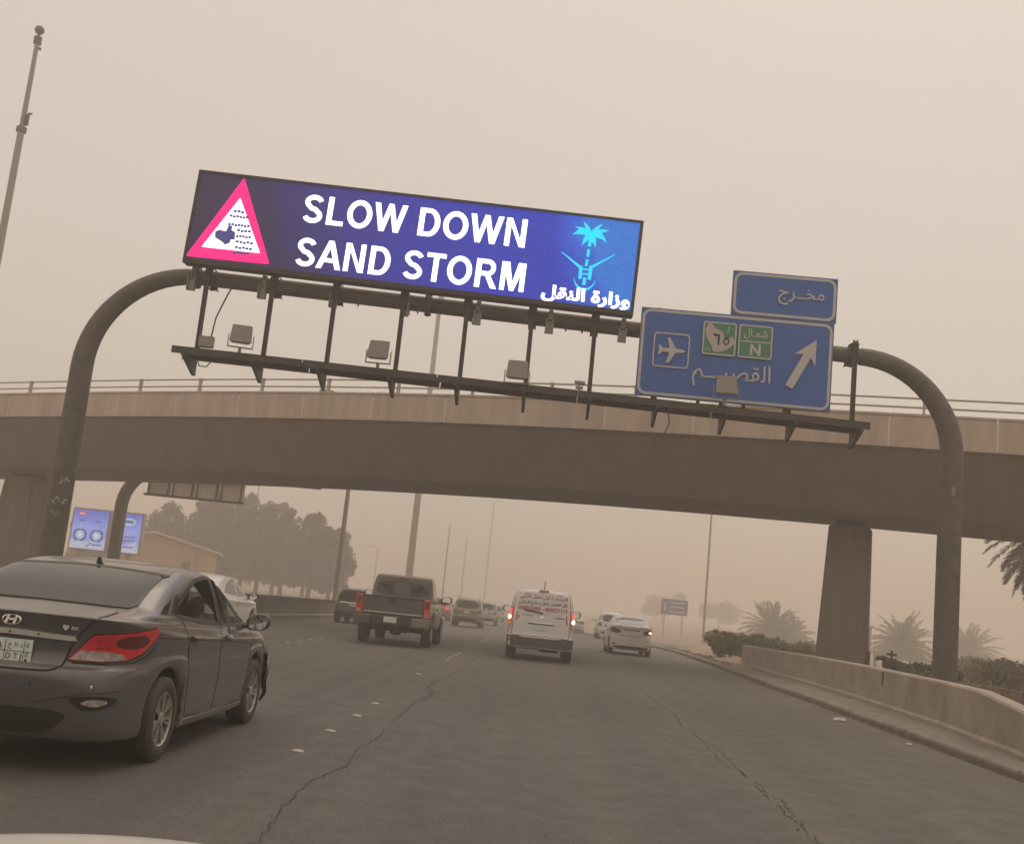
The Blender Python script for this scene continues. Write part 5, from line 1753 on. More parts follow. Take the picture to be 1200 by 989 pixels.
white = paint('white_paint', (0.82, 0.80, 0.77), rough=.35, metal=0, dust=.25, base=.04)
white2 = paint('dusty_white_paint', (0.60, 0.56, 0.51), rough=.4, metal=0, dust=.25, base=.3)
pearl = paint('gold_beige_paint', (0.17, 0.14, 0.115), rough=.35, metal=.3)
navy = paint('slate_blue_paint', (0.028, 0.036, 0.055), rough=.3, metal=.3, dust=.3, base=.06)
red_p = paint('red_paint', (0.26, 0.045, 0.04), rough=.35, metal=0)
silver = paint('silver_paint', (0.36, 0.34, 0.32), rough=.35, metal=.4)
grey_p = paint('pickup_grey_paint', (0.060, 0.057, 0.058), rough=.3, metal=.35, dust=.3, base=.10)

simple_car('sedan', 'sedan', 'white sedan half hidden behind the near grey sedan', 'car', -7.55, 22.1, (4.5, 1.75, 1.37), white, dark=True, lens_m=red_dark)
simple_car('sedan', 'sedan', 'small white sedan in the right lane with one lit tail lamp', 'car', 3.62, 42.0, (4.3, 1.66, 1.50), white, lit=1, dark=True, lens_m=red_dark)
simple_car('suv', 'suv', 'white suv in the right lane ahead of the small white sedan', 'car', 4.95, 73.5, (4.7, 1.90, 1.85), white, dark=True, lens_m=red_dark)
simple_car('suv', 'suv', 'beige suv with dark rear glass between the pickup and the van', 'car', -4.33, 66.6, (4.7, 1.84, 1.78), pearl, lens_m=red_dark)
simple_car('suv', 'suv', 'slate blue suv partly hidden behind the grey pickup tailgate', 'car', -7.95, 46.9, (4.4, 1.80, 1.52), navy, lens_m=red_dark)
simple_car('suv', 'suv', 'hazy grey suv peeping out behind the beige suv', 'car', -4.05, 84, (4.6, 1.80, 1.80), silver, lens_m=red_dark, detail=0)
simple_car('suv', 'suv', 'pale suv almost lost in the dust ahead of the beige suv', 'car', -4.6, 118, (4.8, 1.90, 1.85), white2, lens_m=red_dark, detail=0)
simple_car('suv', 'suv', 'dull red suv with brake lamp glowing just past the pickup mirror', 'car', -7.85, 84, (4.6, 1.85, 1.80), red_p, lit=2, detail=0)
simple_car('sedan', 'sedan', 'pale sedan faint in the dust beside the white suv', 'car', 3.1, 92, (4.5, 1.75, 1.45), white2, lens_m=red_dark, detail=0)

# ---------------------------------------------------------- white van with Arabic lettering
vr, P, (sx, sy, sz) = simple_car('van', 'van', 'white panel van with red and black Arabic lettering across its back', 'van', 0.10, 28.4, (4.6, 1.76, 1.86), white)
def vs_(pl): return [(p[0]*1.76/1.85, p[1]*1.86/1.80) for p in pl]
lower = mat('van_bumper_grey', (0.085, 0.072, 0.063), .7, var=.1, scale=4, dust=.3, base_dust=.1)
P.decal('bumper', 'R', [(-.86, .30), (.86, .30), (.885, .60), (.60, .62), (.45, .585), (-.45, .585), (-.60, .62), (-.885, .60)], lower, vr, off=.03, skirt=.05, step=.12)
P.decal('tailgate_seam', 'R', line_poly([(-.74, .64), (-.745, 1.2), (-.70, 1.70), (.70, 1.70), (.745, 1.2), (.74, .64), (.70, .625), (-.70, .625), (-.74, .64)], .012), black_plastic, vr, off=.003, step=.12)
P.decal('rear_window', 'R', smooth_poly([(-.66, 1.22), (.66, 1.22), (.62, 1.70), (-.62, 1.70)], 1), mat('white_film', (0.78, .75, .73), .35, var=.05, scale=4, base_dust=.02), vr, off=.006, step=.12, label='rear window covered with white lettered film')
for s in (1, -1):
    tl = P.decal('tail_lamp', 'R', [(s*.765, .86), (s*.875, .84), (s*.88, 1.1), (s*.845, 1.34), (s*.745, 1.33), (s*.765, 1.1)], red_lens, vr, off=.015, step=.08)
    P.decal('brake_lens', 'R', [(s*.765, 1.14), (s*.86, 1.14), (s*.84, 1.30), (s*.755, 1.30)], red_lit, tl, off=.021, step=.08)
    P.decal('indicator', 'R', smooth_poly([(s*.775, 1.01), (s*.865, 1.01), (s*.86, 1.12), (s*.775, 1.12)], 2), lamp_lit, tl, off=.024, step=.08)
    if s < 0:
        P.decal('amber_lens', 'R', [(s*.77, .87), (s*.865, .87), (s*.865, .99), (s*.775, .99)], amber_lens, tl, off=.021, step=.08)
def vtext(body, x0, x1, z0, z1, m, off=.02):
    me = text_mesh(body, x0, x1, z0, z1, off=off)
    for v in me.vertices:
        h, n = P.hit('R', v.co.x, v.co.z)
        v.co = h+n*.012
    me.materials.append(m)
    obj('lettering', me, None, vr)
vtext(ar('\uFE8D\uFEDF\uFEE4\uFE98\uFEA4\uFEAA \uFE8D\uFEF7\uFEED\uFEDD \uFEDF\uFEE8\uFED8\uFEDE \uFE8D\uFEDF\uFEAE\uFED7\uFEF2'), -.60, .63, 1.545, 1.69, red_ink)
vtext(ar('\uFEE7\uFED8\uFEDE \uFE8D\uFEDF\uFECC\uFED4\uFEB6 \uFEA9\uFE8D\uFEA7\uFEDE \uFEED \uFEA7\uFE8E\uFEAD\uFE9D \uFE8D\uFEDF\uFEAE\uFEF3\uFE8E\uFEBD'), -.62, .64, 1.40, 1.525, ink)
vtext('0508333983 - 0504271119', -.62, .64, 1.275, 1.375, red_ink, off=.025)
P.decal('door_handle', 'R', smooth_poly([(-.33, .955), (.33, .955), (.34, .99), (-.34, .99)], 1), chrome, vr, off=.02)
P.decal('handle_recess', 'R', smooth_poly([(-.35, .925), (.35, .925), (.35, .955), (-.35, .955)], 1), black_plastic, vr, off=.005)
P.decal('number_plate', 'R', [(-.17, .79), (.17, .79), (.17, .92), (-.17, .92)], plate_m, vr, off=.02)
P.decal('lock', 'R', smooth_poly([(-.62, 1.07), (-.58, 1.07), (-.58, 1.11), (-.62, 1.11)], 2), black_plastic, vr, off=.012)
P.decal('model_badge', 'R', [(.35, 1.12), (.60, 1.12), (.60, 1.145), (.35, 1.145)], mat('badge_grey', (.2, .18, .17), .4), vr, off=.008)
P.decal('model_badge', 'R', [(-.50, 1.14), (-.22, 1.14), (-.22, 1.155), (-.50, 1.155)], MATS['badge_grey'], vr, off=.008)
P.decal('emblem', 'R', smooth_poly([(-.06, 1.08), (.06, 1.08), (.06, 1.15), (-.06, 1.15)], 2), chrome, vr, off=.012)
P.decal('rear_wiper', 'R', line_poly([(-.46, 1.275), (-.18, 1.245), (.02, 1.215)], .035), black_plastic, vr, off=.025)
P.decal('brake_light', 'R', smooth_poly([(-.13, 1.755), (.13, 1.755), (.13, 1.80), (-.13, 1.80)], 1), red_dark, vr, off=.02)
tube('aerial', [(0, -1.9, 1.83), (.015, -2.0, 2.05)], .012, red_dark, vr, 6)
bm = bmesh.new()
add_box(bm, (-.1, -1.5, .33), (.9, .5, .10), bev=.03); add_box(bm, (.25, -1.9, .30), (.5, .25, .12), bev=.03); add_tube(bm, [(-.7, -1.3, .325), (.7, -1.3, .325)], .05, 10)
bm_obj('axle', bm, dark_under, vr)

# ---------------------------------------------------------- grey pickup
def pickup():
    L, W = 5.7, 2.0
    yc = 28.75+L/2
    root = empty('pickup_truck', (-3.86, yc, zr(yc)), R(0.8), 'dark grey crew cab pickup truck with tall red tail lamps', 'pickup truck')
    root.rotation_euler = (math.atan((zr(yc+1.5)-zr(yc-1.5))/3), 0, R(0.8))
    yr_ = -L/2
    wheels = [(yr_+1.28, .40, .27), (yr_+1.28+3.5, .40, .27)]
    K = [(.50, .46, .46, yr_+.12, 2.70, .90, 9, 3.5), (.52, .48, .48, yr_+.10, 2.76, .955, 9, 3.5), (.70, .68, .68, yr_+.09, 2.83, .99, 9, 3.5),
         (.90, .88, .88, yr_+.085, 2.83, 1.0, 9, 3.5), (1.05, 1.05, 1.02, yr_+.085, 2.78, .995, 9, 3.5), (1.15, 1.13, 1.10, yr_+.085, 2.70, .985, 9, 3.5),
         (1.19, 1.17, 1.13, yr_+.09, 2.60, .97, 9, 3.5), (1.20, 1.18, 1.15, yr_+.14, 2.50, .93, 9, 3.5)]
    V, Fc = shell(K, 260, 3, [(wy, r, r+.085) for wy, r, w in wheels], zt=1.02)
    P1 = Proj(V, Fc, yr_+1)
    # open the load bed
    keep = []
    vs = [tuple(v) for v in V]
    nl = (len(K)-1)*3+1
    car_b = pyd('body', vs, Fc, grey_p, root, True); car_b.data.set_sharp_from_angle(angle=R(42))
    for (wy, r, w) in wheels:
        for s in (-1, 1): wheel(root, s*.86, wy, r, w, 'six')
    # bed rails with liner
    bm = bmesh.new()
    add_box(bm, (-.925, yr_+.95, 1.215), (.13, 1.68, .075), bev=.02); add_box(bm, (.925, yr_+.95, 1.215), (.13, 1.68, .075), bev=.02)
    bm_obj('bed_rail', bm, black_plastic, root)
    bm = bmesh.new(); add_box(bm, (0, yr_+.98, 1.205), (1.70, 1.60, .02))
    bm_obj('bed_cover', bm, dark_under, root)
    # tailgate
    tg = bmesh.new(); add_box(tg, (0, 0, 0), (1.60, .07, .46), bev=.02)
    t = bm_obj('tailgate', tg, grey_p, root, loc=(0, yr_+.055, 1.01))
    bm = bmesh.new(); add_box(bm, (0, 0, .235), (1.60, .10, .05), bev=.012); bm_obj('tailgate_cap', bm, black_plastic, t)
    bm = bmesh.new(); add_box(bm, (.0, -.045, .15), (.24, .03, .09), bev=.012); bm_obj('tailgate_handle', bm, black_plastic, t)
    bm = bmesh.new(); add_box(bm, (.0, -.037, -.17), (1.52, .008, .02)); bm_obj('tailgate_crease', bm, chrome, t)
    for s in (1, -1):
        bm = bmesh.new(); add_box(bm, (0, 0, 0), (.17, .12, .50), bev=.025)
        tl = bm_obj('tail_lamp', bm, red_lens, root, loc=(s*.90, yr_+.09, 1.015))
        bm = bmesh.new(); add_box(bm, (0, -.062, -.17), (.10, .006, .07), bev=.002); bm_obj('reversing_lens', bm, clear_lens, tl)
        bm = bmesh.new(); add_box(bm, (0, -.062, .10), (.11, .006, .20), bev=.002); bm_obj('brake_lens', bm, red_dark, tl)
    # bumper: dark centre, metal ends, hitch and plate
    bm = bmesh.new(); add_box(bm, (0, 0, 0), (1.05, .20, .24), bev=.03)
    bp_ = bm_obj('bumper', bm, black_plastic, root, loc=(0, yr_-.02, .635))
    stp = mat('bumper_metal', (.23, .20, .18), .4, .5, var=.1, scale=6, dust=.2, base_dust=.15)
    for s in (1, -1):
        bm = bmesh.new(); add_box(bm, (s*.755, 0.0, 0), (.46, .20, .25), bev=.04)
        bm_obj('bumper_end', bm, stp if s > 0 else grey_p, bp_)
    bm = bmesh.new(); add_box(bm, (-.02, -.105, .03), (.34, .012, .15), bev=.004); bm_obj('number_plate', bm, plate_m, bp_)
    bm = bmesh.new()
    add_tube(bm, [(-.75, yr_+1.28, .40), (.75, yr_+1.28, .40)], .055, 10)
    add_box(bm, (0, yr_+1.28, .40), (.30, .34, .30), bev=.08)
    add_box(bm, (0, yr_+.2, .50), (.10, .25, .10)); add_box(bm, (.30, yr_+.5, .46), (.30, .9, .2), bev=.06); add_box(bm, (0, yr_+2.6, .50), (1.5, 4.6, .12))
    add_tube(bm, [(.42, yr_+.02, .44), (.42, yr_+.9, .44)], .035, 8)
    bm_obj('chassis', bm, dark_under, root)
    # cab
    y0 = yr_+1.78
    Kc = [(1.16, 1.16, 1.14, y0, y0+2.35, .93, 7, 4), (1.25, 1.24, 1.20, y0+.01, y0+2.22, .905, 7, 4), (1.45, 1.44, 1.40, y0+.05, y0+1.95, .865, 7, 4), (1.66, 1.66, 1.62, y0+.10, y0+1.62, .83, 9, 6),
          (1.79, 1.80, 1.77, y0+.14, y0+1.45, .80, 9, 6), (1.85, 1.865, 1.84, y0+.18, y0+1.32, .755, 9, 6), (1.872, 1.89, 1.87, y0+.28, y0+1.15, .64, 7, 5), (1.876, 1.90, 1.88, y0+.5, y0+.95, .35, 4, 4)]
    V2, F2 = shell(Kc, 180, 3, [], zt=0)
    P2 = Proj(V2, F2, y0+1)
    cb = pyd('cab', [tuple(v) for v in V2], F2, grey_p, root, True); cb.data.set_sharp_from_angle(angle=R(42))
    P2.decal('rear_window', 'R', smooth_poly([(-.76, 1.31), (.76, 1.31), (.69, 1.70), (-.69, 1.70)], 1), glass_dark, cb, off=.005, step=.12)
    for u in (-.27, .27):
        P2.decal('window_bar', 'R', [(u-.012, 1.33), (u+.012, 1.33), (u+.012, 1.70), (u-.012, 1.70)], black_plastic, cb, off=.010)
    P2.decal('sliding_pane', 'R', [(-.24, 1.35), (.24, 1.35), (.23, 1.67), (-.23, 1.67)], mat('hazy_pane', (.10, .095, .085), .15, var=.3, scale=5), cb, off=.008)
    P2.decal('brake_light', 'R', [(-.14, 1.765), (.14, 1.765), (.14, 1.80), (-.14, 1.80)], red_dark, cb, off=.008)
    for md in ('S', 'L'):
        P2.decal('side_window', md, smooth_poly([(y0+.28, 1.29), (y0+1.0, 1.28), (y0+1.0, 1.70), (y0+.34, 1.70)], 1), glass_dark, cb, off=.004, step=.12)
        P2.decal('side_window', md, smooth_poly([(y0+1.08, 1.28), (y0+1.95, 1.26), (y0+1.55, 1.62), (y0+1.4, 1.70), (y0+1.08, 1.70)], 1), glass_dark, cb, off=.004, step=.12)
        P1.decal('door_seam', md, line_poly([(y0+.12, 1.14), (y0+.12, .85), (y0+.3, .6)], .012), black_plastic, root, off=.002)
        P1.decal('door_seam', md, line_poly([(y0+1.04, 1.14), (y0+1.04, .55)], .012), black_plastic, root, off=.002)
        P1.decal('door_handle', md, smooth_poly([(y0+.28, 1.0), (y0+.48, 1.0), (y0+.48, 1.04), (y0+.28, 1.04)], 1), black_plastic, root, off=.03, skirt=.03)
    P2.decal('windscreen', 'F', smooth_poly([(-.78, 1.25), (.78, 1.25), (.68, 1.72), (-.68, 1.72)], 1), glass_dark, cb, off=.005, step=.15)
    P1.decal('fuel_flap', 'S', smooth_poly([(yr_+1.75-.9, .98), (yr_+.99, .98), (yr_+.99, 1.1), (yr_+.85, 1.1)], 2), black_plastic, root, off=.003)
    mirror_part(root, 1.14, y0+1.80, 1.30, black_plastic, 1, 1.45)
    mirror_part(root, -1.14, y0+1.80, 1.30, black_plastic, -1, 1.45)
    tube('aerial', [(-1.0+.05, 1.5, 1.15), (-.96, 1.45, 1.9)], .007, black_plastic, root, 6)
pickup()

# ---------------------------------------------------------- bonnet of the car we ride in
hoodm = paint('own_bonnet_paint', (0.70, 0.68, 0.65), rough=.3, metal=.1, dust=.15, base=.1)
hv, hf = [], []
nxh, nyh = 60, 26
for j in range(nyh):
    for i in range(nxh):
        x = -1.10+i*(2.0/(nxh-1))
        t = j/(nyh-1)
        yb = 0.75; yf = 1.62+0.10*math.cos((x+.1)*1.3)
        y = yb+(yf-yb)*t
        z = 1.004+0.072*math.exp(-((x+.50)/.46)**2)+0.018*math.exp(-((x-.63)/.3)**2)
        z += 0.03*(1-t)-(0.10*max(0, t-.8)/.2)**1.0*0.6*max(0, (t-.8)/.2)
        if x < -.85: z -= (x+.85)**2*3.0
        hv.append((x-.1*0, y, z))
for j in range(nyh-1):
    for i in range(nxh-1):
        a = j*nxh+i
        hf.append((a, a+1, a+nxh+1, a+nxh))
hb = pyd('bonnet', hv, hf, hoodm, None, True)
tag(hb, 'pale silver bonnet edge of the car the photographer rides in', 'car bonnet')
md = hb.modifiers.new('t', 'SOLIDIFY'); md.thickness = .02; md.offset = -1

# ------------------------------------------------------------------ lighting masts and poles
pole_m = mat('pole_steel', (0.36, 0.32, 0.28), .5, .3, var=.1, scale=3, dust=.2)
def mast(x, y, h, r0, r1, label, head, name='lighting_mast', cat='lamp post', group='lighting masts along the highway', rz=0):
    root = empty(name, (x, y, zr(y)), rz, label, cat, group)
    tube('pole', [(0, 0, 0), (0, 0, h*.5), (0, 0, h)], [r0, (r0+r1)/2, r1], pole_m, root, 14)
    bm = bmesh.new(); add_lathe(bm, [(0, r0*2.0), (.04, r0*2.0), (.05, r0*1.1), (.35, r0*1.05)], 14, 'z'); bm_obj('base_flange', bm, pole_m, root)
    if head == 'double':
        for s in (-1, 1):
            a = tube('arm', [(0, 0, h-.25), (s*.8, 0, h+.05), (s*1.5, 0, h+.15)], [r1*.8, r1*.6, r1*.5], pole_m, root, 8)
            bm = bmesh.new(); add_box(bm, (s*1.8, 0, h+.16), (.75, .26, .10), bev=.03); bm_obj('lamp_head', bm, lamp_grey, root)
    elif head == 'crown':
        bm = bmesh.new()
        add_box(bm, (0, 0, h-.35), (2.3, .12, .10)); add_box(bm, (0, 0, h-.05), (2.3, .12, .06))
        bm_obj('head_frame', bm, pole_m, root)
        for i in range(6):
            xx = -1.05+i*.42
            bm = bmesh.new(); add_box(bm, (xx, -.1, h-.2), (.30, .25, .28), Matrix.Rotation(R(25), 3, 'X'), bev=.03); bm_obj('lamp_head', bm, lamp_grey, root)
        bm = bmesh.new(); add_box(bm, (.25, 0, h-.75), (.12, .12, .3)); bm_obj('winch_box', bm, pole_m, root)
    elif head == 'single':
        tube('arm', [(0, 0, h-.2), (-.7, 0, h+.1), (-1.3, 0, h+.15)], [r1*.8, r1*.6, r1*.5], pole_m, root, 8)
        bm = bmesh.new(); add_box(bm, (-1.5, 0, h+.15), (.6, .25, .10), bev=.03); bm_obj('lamp_head', bm, lamp_grey, root)
    return root
mast(-10.45, 56.0, 11.5, .15, .085, 'thin lamp post by the trees, just left of the pickup', 'double')
mast(-10.55, 87.0, 27.0, .32, .17, 'tall thick lighting mast rising behind the pickup, head above the overpass', 'crown')
mast(-14.2, 160.0, 12.6, .14, .08, 'faint thin lamp post right of the pickup', 'none')
mast(-16.4, 228.0, 14.6, .16, .09, 'very faint thin lamp post above the beige suv', 'none')
mast(-14.6, 290.0, 28, .26, .16, 'ghostly tall mast between the beige suv and the van', 'double')
mast(14.1, 94, 15.5, .11, .075, 'thin lamp post standing behind the hedge on the right verge', 'single')
mast(-29, 190.0, 9.2, .10, .06, 'short hazy lamp post between the trees and the pickup', 'single')
mast(-50, 185.0, 24, .14, .09, 'hazy lamp post rising from the top of the left trees', 'single')

# flagpole at the upper left
fp = empty('flagpole', (-25.0, 45.0, -.3), 0, 'tall pale flagpole with ball top at the upper left', 'flagpole')
tube('pole', [(0, 0, 0), (0, 0, 12), (0, 0, 20.2)], [.19, .16, .145], galv, fp, 16)
tube('upper_pole', [(0, 0, 20.2), (0, 0, 24.55)], [.12, .095], galv, fp, 14)
bm = bmesh.new(); add_lathe(bm, [(20.05, .15), (20.08, .22), (20.30, .22), (20.34, .13)], 16, 'z'); bm_obj('collar', bm, steel, fp)
bm = bmesh.new(); add_lathe(bm, [(24.30, .10), (24.32, .17), (24.66, .17), (24.70, .06), (24.80, .05)], 14, 'z'); bm_obj('truck', bm, steel, fp)
bm = bmesh.new(); bmesh.ops.create_uvsphere(bm, u_segments=20, v_segments=12, radius=.21, matrix=Matrix.Translation((0, 0, 25.0))); bm_obj('ball', bm, steel, fp, True)
bm = bmesh.new(); add_box(bm, (.2, -.05, 20.65), (.14, .12, .5)); add_box(bm, (.30, -.05, 20.95), (.18, .05, .08)); add_box(bm, (.17, 0, 24.1), (.08, .08, .12)); bm_obj('halyard_winch', bm, steel_dark, fp)

# ------------------------------------------------------------------ gantry beyond the overpass, seen from the back
g2 = empty('sign_gantry', (-22.6, 57.0, -.3), 0, 'smaller sign gantry beyond the overpass, its bent post curving over the left trees', 'gantry')
tube('post', [(0, 0, 0), (0, 0, 4.0)]+[(2.2-2.2*math.cos(a), 0, 4.6+2.2*math.sin(a)) for a in np.linspace(0, math.pi/2, 14)]+[(10.5, 0, 6.8)], .33, steel, g2, 22)
b2 = empty('sign_board', (-18.9, 57.4, 5.05), 0, 'back of a road sign with upright ribs hanging below the overpass edge', 'road sign')
bk = mat('sign_back_grey', (.75, .67, .59), .6, .3, var=.12, scale=2, dust=.2)
for i in range(4):
    xx = -2.6+1.32*i
    box('panel', (xx+.65, 0, 1.0), (1.29, .05, 2.0+.0), bk, b2)
for xx in (-2.62, -1.32, -.02, 1.30, 2.62):
    for d in (-.13, .13):
        if abs(xx) > 2.5 and d*xx > 0: continue
        box('rib', (xx+d, -.09, 1.0), (.06, .12, 2.0), steel_dark, b2)
box('rail', (0, -.12, .02), (5.4, .14, .12), steel_dark, b2)
box('rail', (0, -.12, 1.4), (5.4, .10, .12), steel_dark, b2)

# ------------------------------------------------------------------ lit advertising board and its back neighbour
def billboard():
    e = empty('billboard', (-28.5, 70.0, 0.0), 0, 'lit blue advertising board in two panels beyond the left post', 'billboard')
    fr = mat('billboard_frame', (.45, .39, .34), .5, .3, var=.1, scale=3)
    w, h, zb = 4.75, 2.75, 1.85
    ps = Vector((-28.5, 70, 0))
    box('cabinet', (0, .25, zb+h/2), (w, .45, h), fr, e, bev=.03)
    for x0, x1 in ((-w/2+.12, .03), (.62, w/2-.12)):
        m = bpy.data.materials.new('advert_screen')
        m.use_nodes = True
        t = m.node_tree; N = t.nodes; L_ = t.links
        b = N['Principled BSDF']; b.inputs['Base Color'].default_value = (.02, .02, .03, 1)
        tc = N.new('ShaderNodeTexCoord'); sp = N.new('ShaderNodeSeparateXYZ'); L_.new(tc.outputs['Object'], sp.inputs[0])
        mr = N.new('ShaderNodeMapRange'); mr.inputs['From Min'].default_value = -h/2; mr.inputs['From Max'].default_value = h/2; L_.new(sp.outputs[2], mr.inputs[0])
        no = N.new('ShaderNodeTexNoise'); no.inputs['Scale'].default_value = 2.2; no.inputs['Detail'].default_value = 5; L_.new(tc.outputs['Object'], no.inputs['Vector'])
        ad = N.new('ShaderNodeMath'); ad.operation = 'MULTIPLY_ADD'; ad.inputs[1].default_value = .5; L_.new(no.outputs[0], ad.inputs[0])
        sb = N.new('ShaderNodeMath'); sb.operation = 'SUBTRACT'; sb.inputs[1].default_value = .25; L_.new(mr.outputs[0], sb.inputs[0]); L_.new(sb.outputs[0], ad.inputs[2])
        cr = N.new('ShaderNodeValToRGB'); el = cr.color_ramp.elements
        el[0].position = 0; el[0].color = (.50, .50, .62, 1); el[1].position = 1; el[1].color = (.10, .13, .52, 1)
        for p, c_ in ((.22, (.42, .46, .70, 1)), (.30, (.22, .27, .62, 1)), (.55, (.30, .36, .80, 1)), (.75, (.15, .20, .68, 1))):
            q = el.new(p); q.color = c_
        L_.new(ad.outputs[0], cr.inputs[0]); L_.new(cr.outputs[0], b.inputs['Emission Color']); b.inputs['Emission Strength'].default_value = 1.0
        pn = box('screen', ((x0+x1)/2, .0, zb+h/2), (x1-x0, .06, h-.24), m, e)
        lw = led('advert_white', (.75, .80, .95), .9); lb = led('advert_blue', (.06, .09, .35), .9); lr = led('advert_red', (.75, .12, .18), .8); lg = led('advert_pale', (.50, .62, .85), .8)
        W2 = x1-x0
        if x0 < 0:
            flat('advert_shape', smooth_poly([(-.85, .85), (-.35, .85), (-.35, 1.15), (-.85, 1.15)], 1), -.036, lr, pn)
            flat('advert_shape', [(-.75, .97), (-.45, .97), (-.45, 1.03), (-.75, 1.03)], -.042, lw, pn)
            for cx in (-.55, .55):
                flat('advert_shape', smooth_poly([(cx-.42, -.75), (cx+.42, -.75), (cx+.42, .0), (cx-.42, .0)], 1), -.036, lb, pn)
                ring = [(cx+.30*math.cos(a), -.38+.30*math.sin(a)) for a in np.linspace(0, 2*math.pi, 24, endpoint=False)]
                flat('advert_shape', ring, -.042, lg, pn)
                flat('advert_shape', [(cx+.13*math.cos(a), -.38+.13*math.sin(a)) for a in np.linspace(0, 2*math.pi, 18, endpoint=False)], -.048, lw, pn)
                flat('advert_shape', [(cx-.15, .50), (cx+.15, .50), (cx+.12, .60), (cx-.12, .60)], -.036, lb, pn)
            flat('advert_shape', [(-.10, -1.15), (.0, -1.15), (.30, -.85), (.20, -.83)], -.037, lb, pn)
            flat('advert_shape', [(.3, -1.0), (.95, -1.0), (.95, -.92), (.3, -.92)], -.037, lb, pn)
        else:
            flat('advert_shape', [(.48*math.cos(a), .72+.26*math.sin(a)) for a in np.linspace(0, 2*math.pi, 24, endpoint=False)], -.036, lg, pn)
            flat('advert_shape', [(-.30, .66), (.30, .66), (.28, .82), (-.28, .82)], -.042, lb, pn)
            for zz in (-.30, -.55, -.95):
                n_ = 7
                for i in range(n_):
                    flat('advert_letter', [(-.5+i*.145, zz), (-.5+i*.145+.10, zz), (-.5+i*.145+.09, zz+.13), (-.5+i*.145+.01, zz+.11)], -.036, lb, pn)
    box('leg', (-1.6, .25, zb/2-.5), (.25, .25, zb+1.0), fr, e)
    box('leg', (1.6, .25, zb/2-.5), (.25, .25, zb+1.0), fr, e)
billboard()

# low tan building with shallow gable behind the billboard
bl = empty('building', (-35.0, 103, -1.4), R(16), 'low tan building with shallow pitched roof behind the near grey sedan', 'building')
bl.scale = (1.06, 1.3, 1.3)
tan = mat('tan_render', (.50, .36, .24), .9, var=.08, scale=.6, bump=.1)
rf = mat('roof_sheet', (.58, .50, .41), .7, var=.08, scale=2)
prism('wall', [Vector((-4.6, 0, 0)), Vector((3.6, 0, 0)), Vector((3.6, 0, 3.35)), Vector((-1.9, 0, 4.35)), Vector((-4.6, 0, 3.95))], (0, 6, 0), tan, bl)
prism('roof', [Vector((-5.0, -.4, 3.86)), Vector((-1.9, -.4, 4.38)), Vector((4.1, -.4, 3.28)), Vector((4.1, -.4, 3.44)), Vector((-1.9, -.4, 4.56)), Vector((-5.0, -.4, 4.02))], (0, 6.8, 0), rf, bl)
for xx in (.6, 1.6, 2.2):
    box('pilaster', (xx, -.06, 1.75), (.22, .12, 3.3-(xx*.1)), mat('pale_trim', (.42, .34, .25), .9), bl)
box('door', (1.1, -.03, 1.3), (.8, .08, 2.6), mat('door_brown', (.16, .12, .09), .7), bl)
bl2 = empty('building', (27.2, 95, -.9), 0, 'faint pinkish block with a dark window beside the overpass pier', 'building')
box('wall', (0, 3, 1.55), (2.6, 6, 3.1), mat('pink_render', (.42, .24, .18), .9, var=.08, scale=.6), bl2)
box('roof', (0, 3, 3.18), (2.9, 6.3, .16), rf, bl2)
box('window', (.3, -.03, 1.9), (.7, .06, .9), glass_dark, bl2)

# ------------------------------------------------------------------ vegetation
leaf_dark = mat('dark_foliage', (.050, .052, .036), .85, var=.45, scale=1.3, base_dust=.16)
leaf_mid = mat('hedge_foliage', (.17, .205, .07), .85, var=.4, scale=2.5, base_dust=.08)
leaf_palm = mat('palm_foliage', (.105, .115, .060), .8, var=.35, scale=2.5, base_dust=.20)
leaf_scrub = mat('scrub_foliage', (.17, .175, .085), .85, var=.45, scale=2.5, base_dust=.22)
leaf_dry = mat('dry_foliage', (.125, .10, .066), .9, var=.4, scale=2.5, base_dust=.2)
bark = mat('bark', (.10, .078, .06), .95, var=.35, scale=6, bump=.6, bscale=20)
bark_palm = mat('palm_bark', (.12, .095, .07), .95, var=.35, scale=8, bump=.8, bscale=16)

def leaf_cloud(name, centres, radii, n, size, m, parent, flatten=.8, seed=1, loc=None, stuff=True):
    r = np.random.default_rng(seed)
    centres = np.array(centres, float); radii = np.array(radii, float)
    wts = radii**2; wts = wts/wts.sum()
    ci = r.choice(len(centres), n, p=wts)
    d = r.normal(size=(n, 3)); d /= np.linalg.norm(d, axis=1)[:, None]
    rad = radii[ci]*(r.random(n)**0.35)
    p = centres[ci]+d*rad[:, None]*np.array([1, 1, flatten])
    a = r.normal(size=(n, 3)); a /= np.linalg.norm(a, axis=1)[:, None]
    b = np.cross(a, r.normal(size=(n, 3))); b /= np.linalg.norm(b, axis=1)[:, None]
    s = size*(0.5+r.random(n))[:, None]
    v = np.stack([p-a*s, p+b*s*.45, p+a*s, p-b*s*.45], 1).reshape(-1, 3)
    me = bpy.data.meshes.new(name)
    me.vertices.add(4*n); me.vertices.foreach_set('co', v.ravel())
    me.loops.add(4*n); me.loops.foreach_set('vertex_index', np.arange(4*n))
    me.polygons.add(n); me.polygons.foreach_set('loop_start', np.arange(n)*4); me.polygons.foreach_set('loop_total', np.full(n, 4))
    me.update(); me.validate()
    o = obj(name, me, m, parent, loc=loc)
    return o

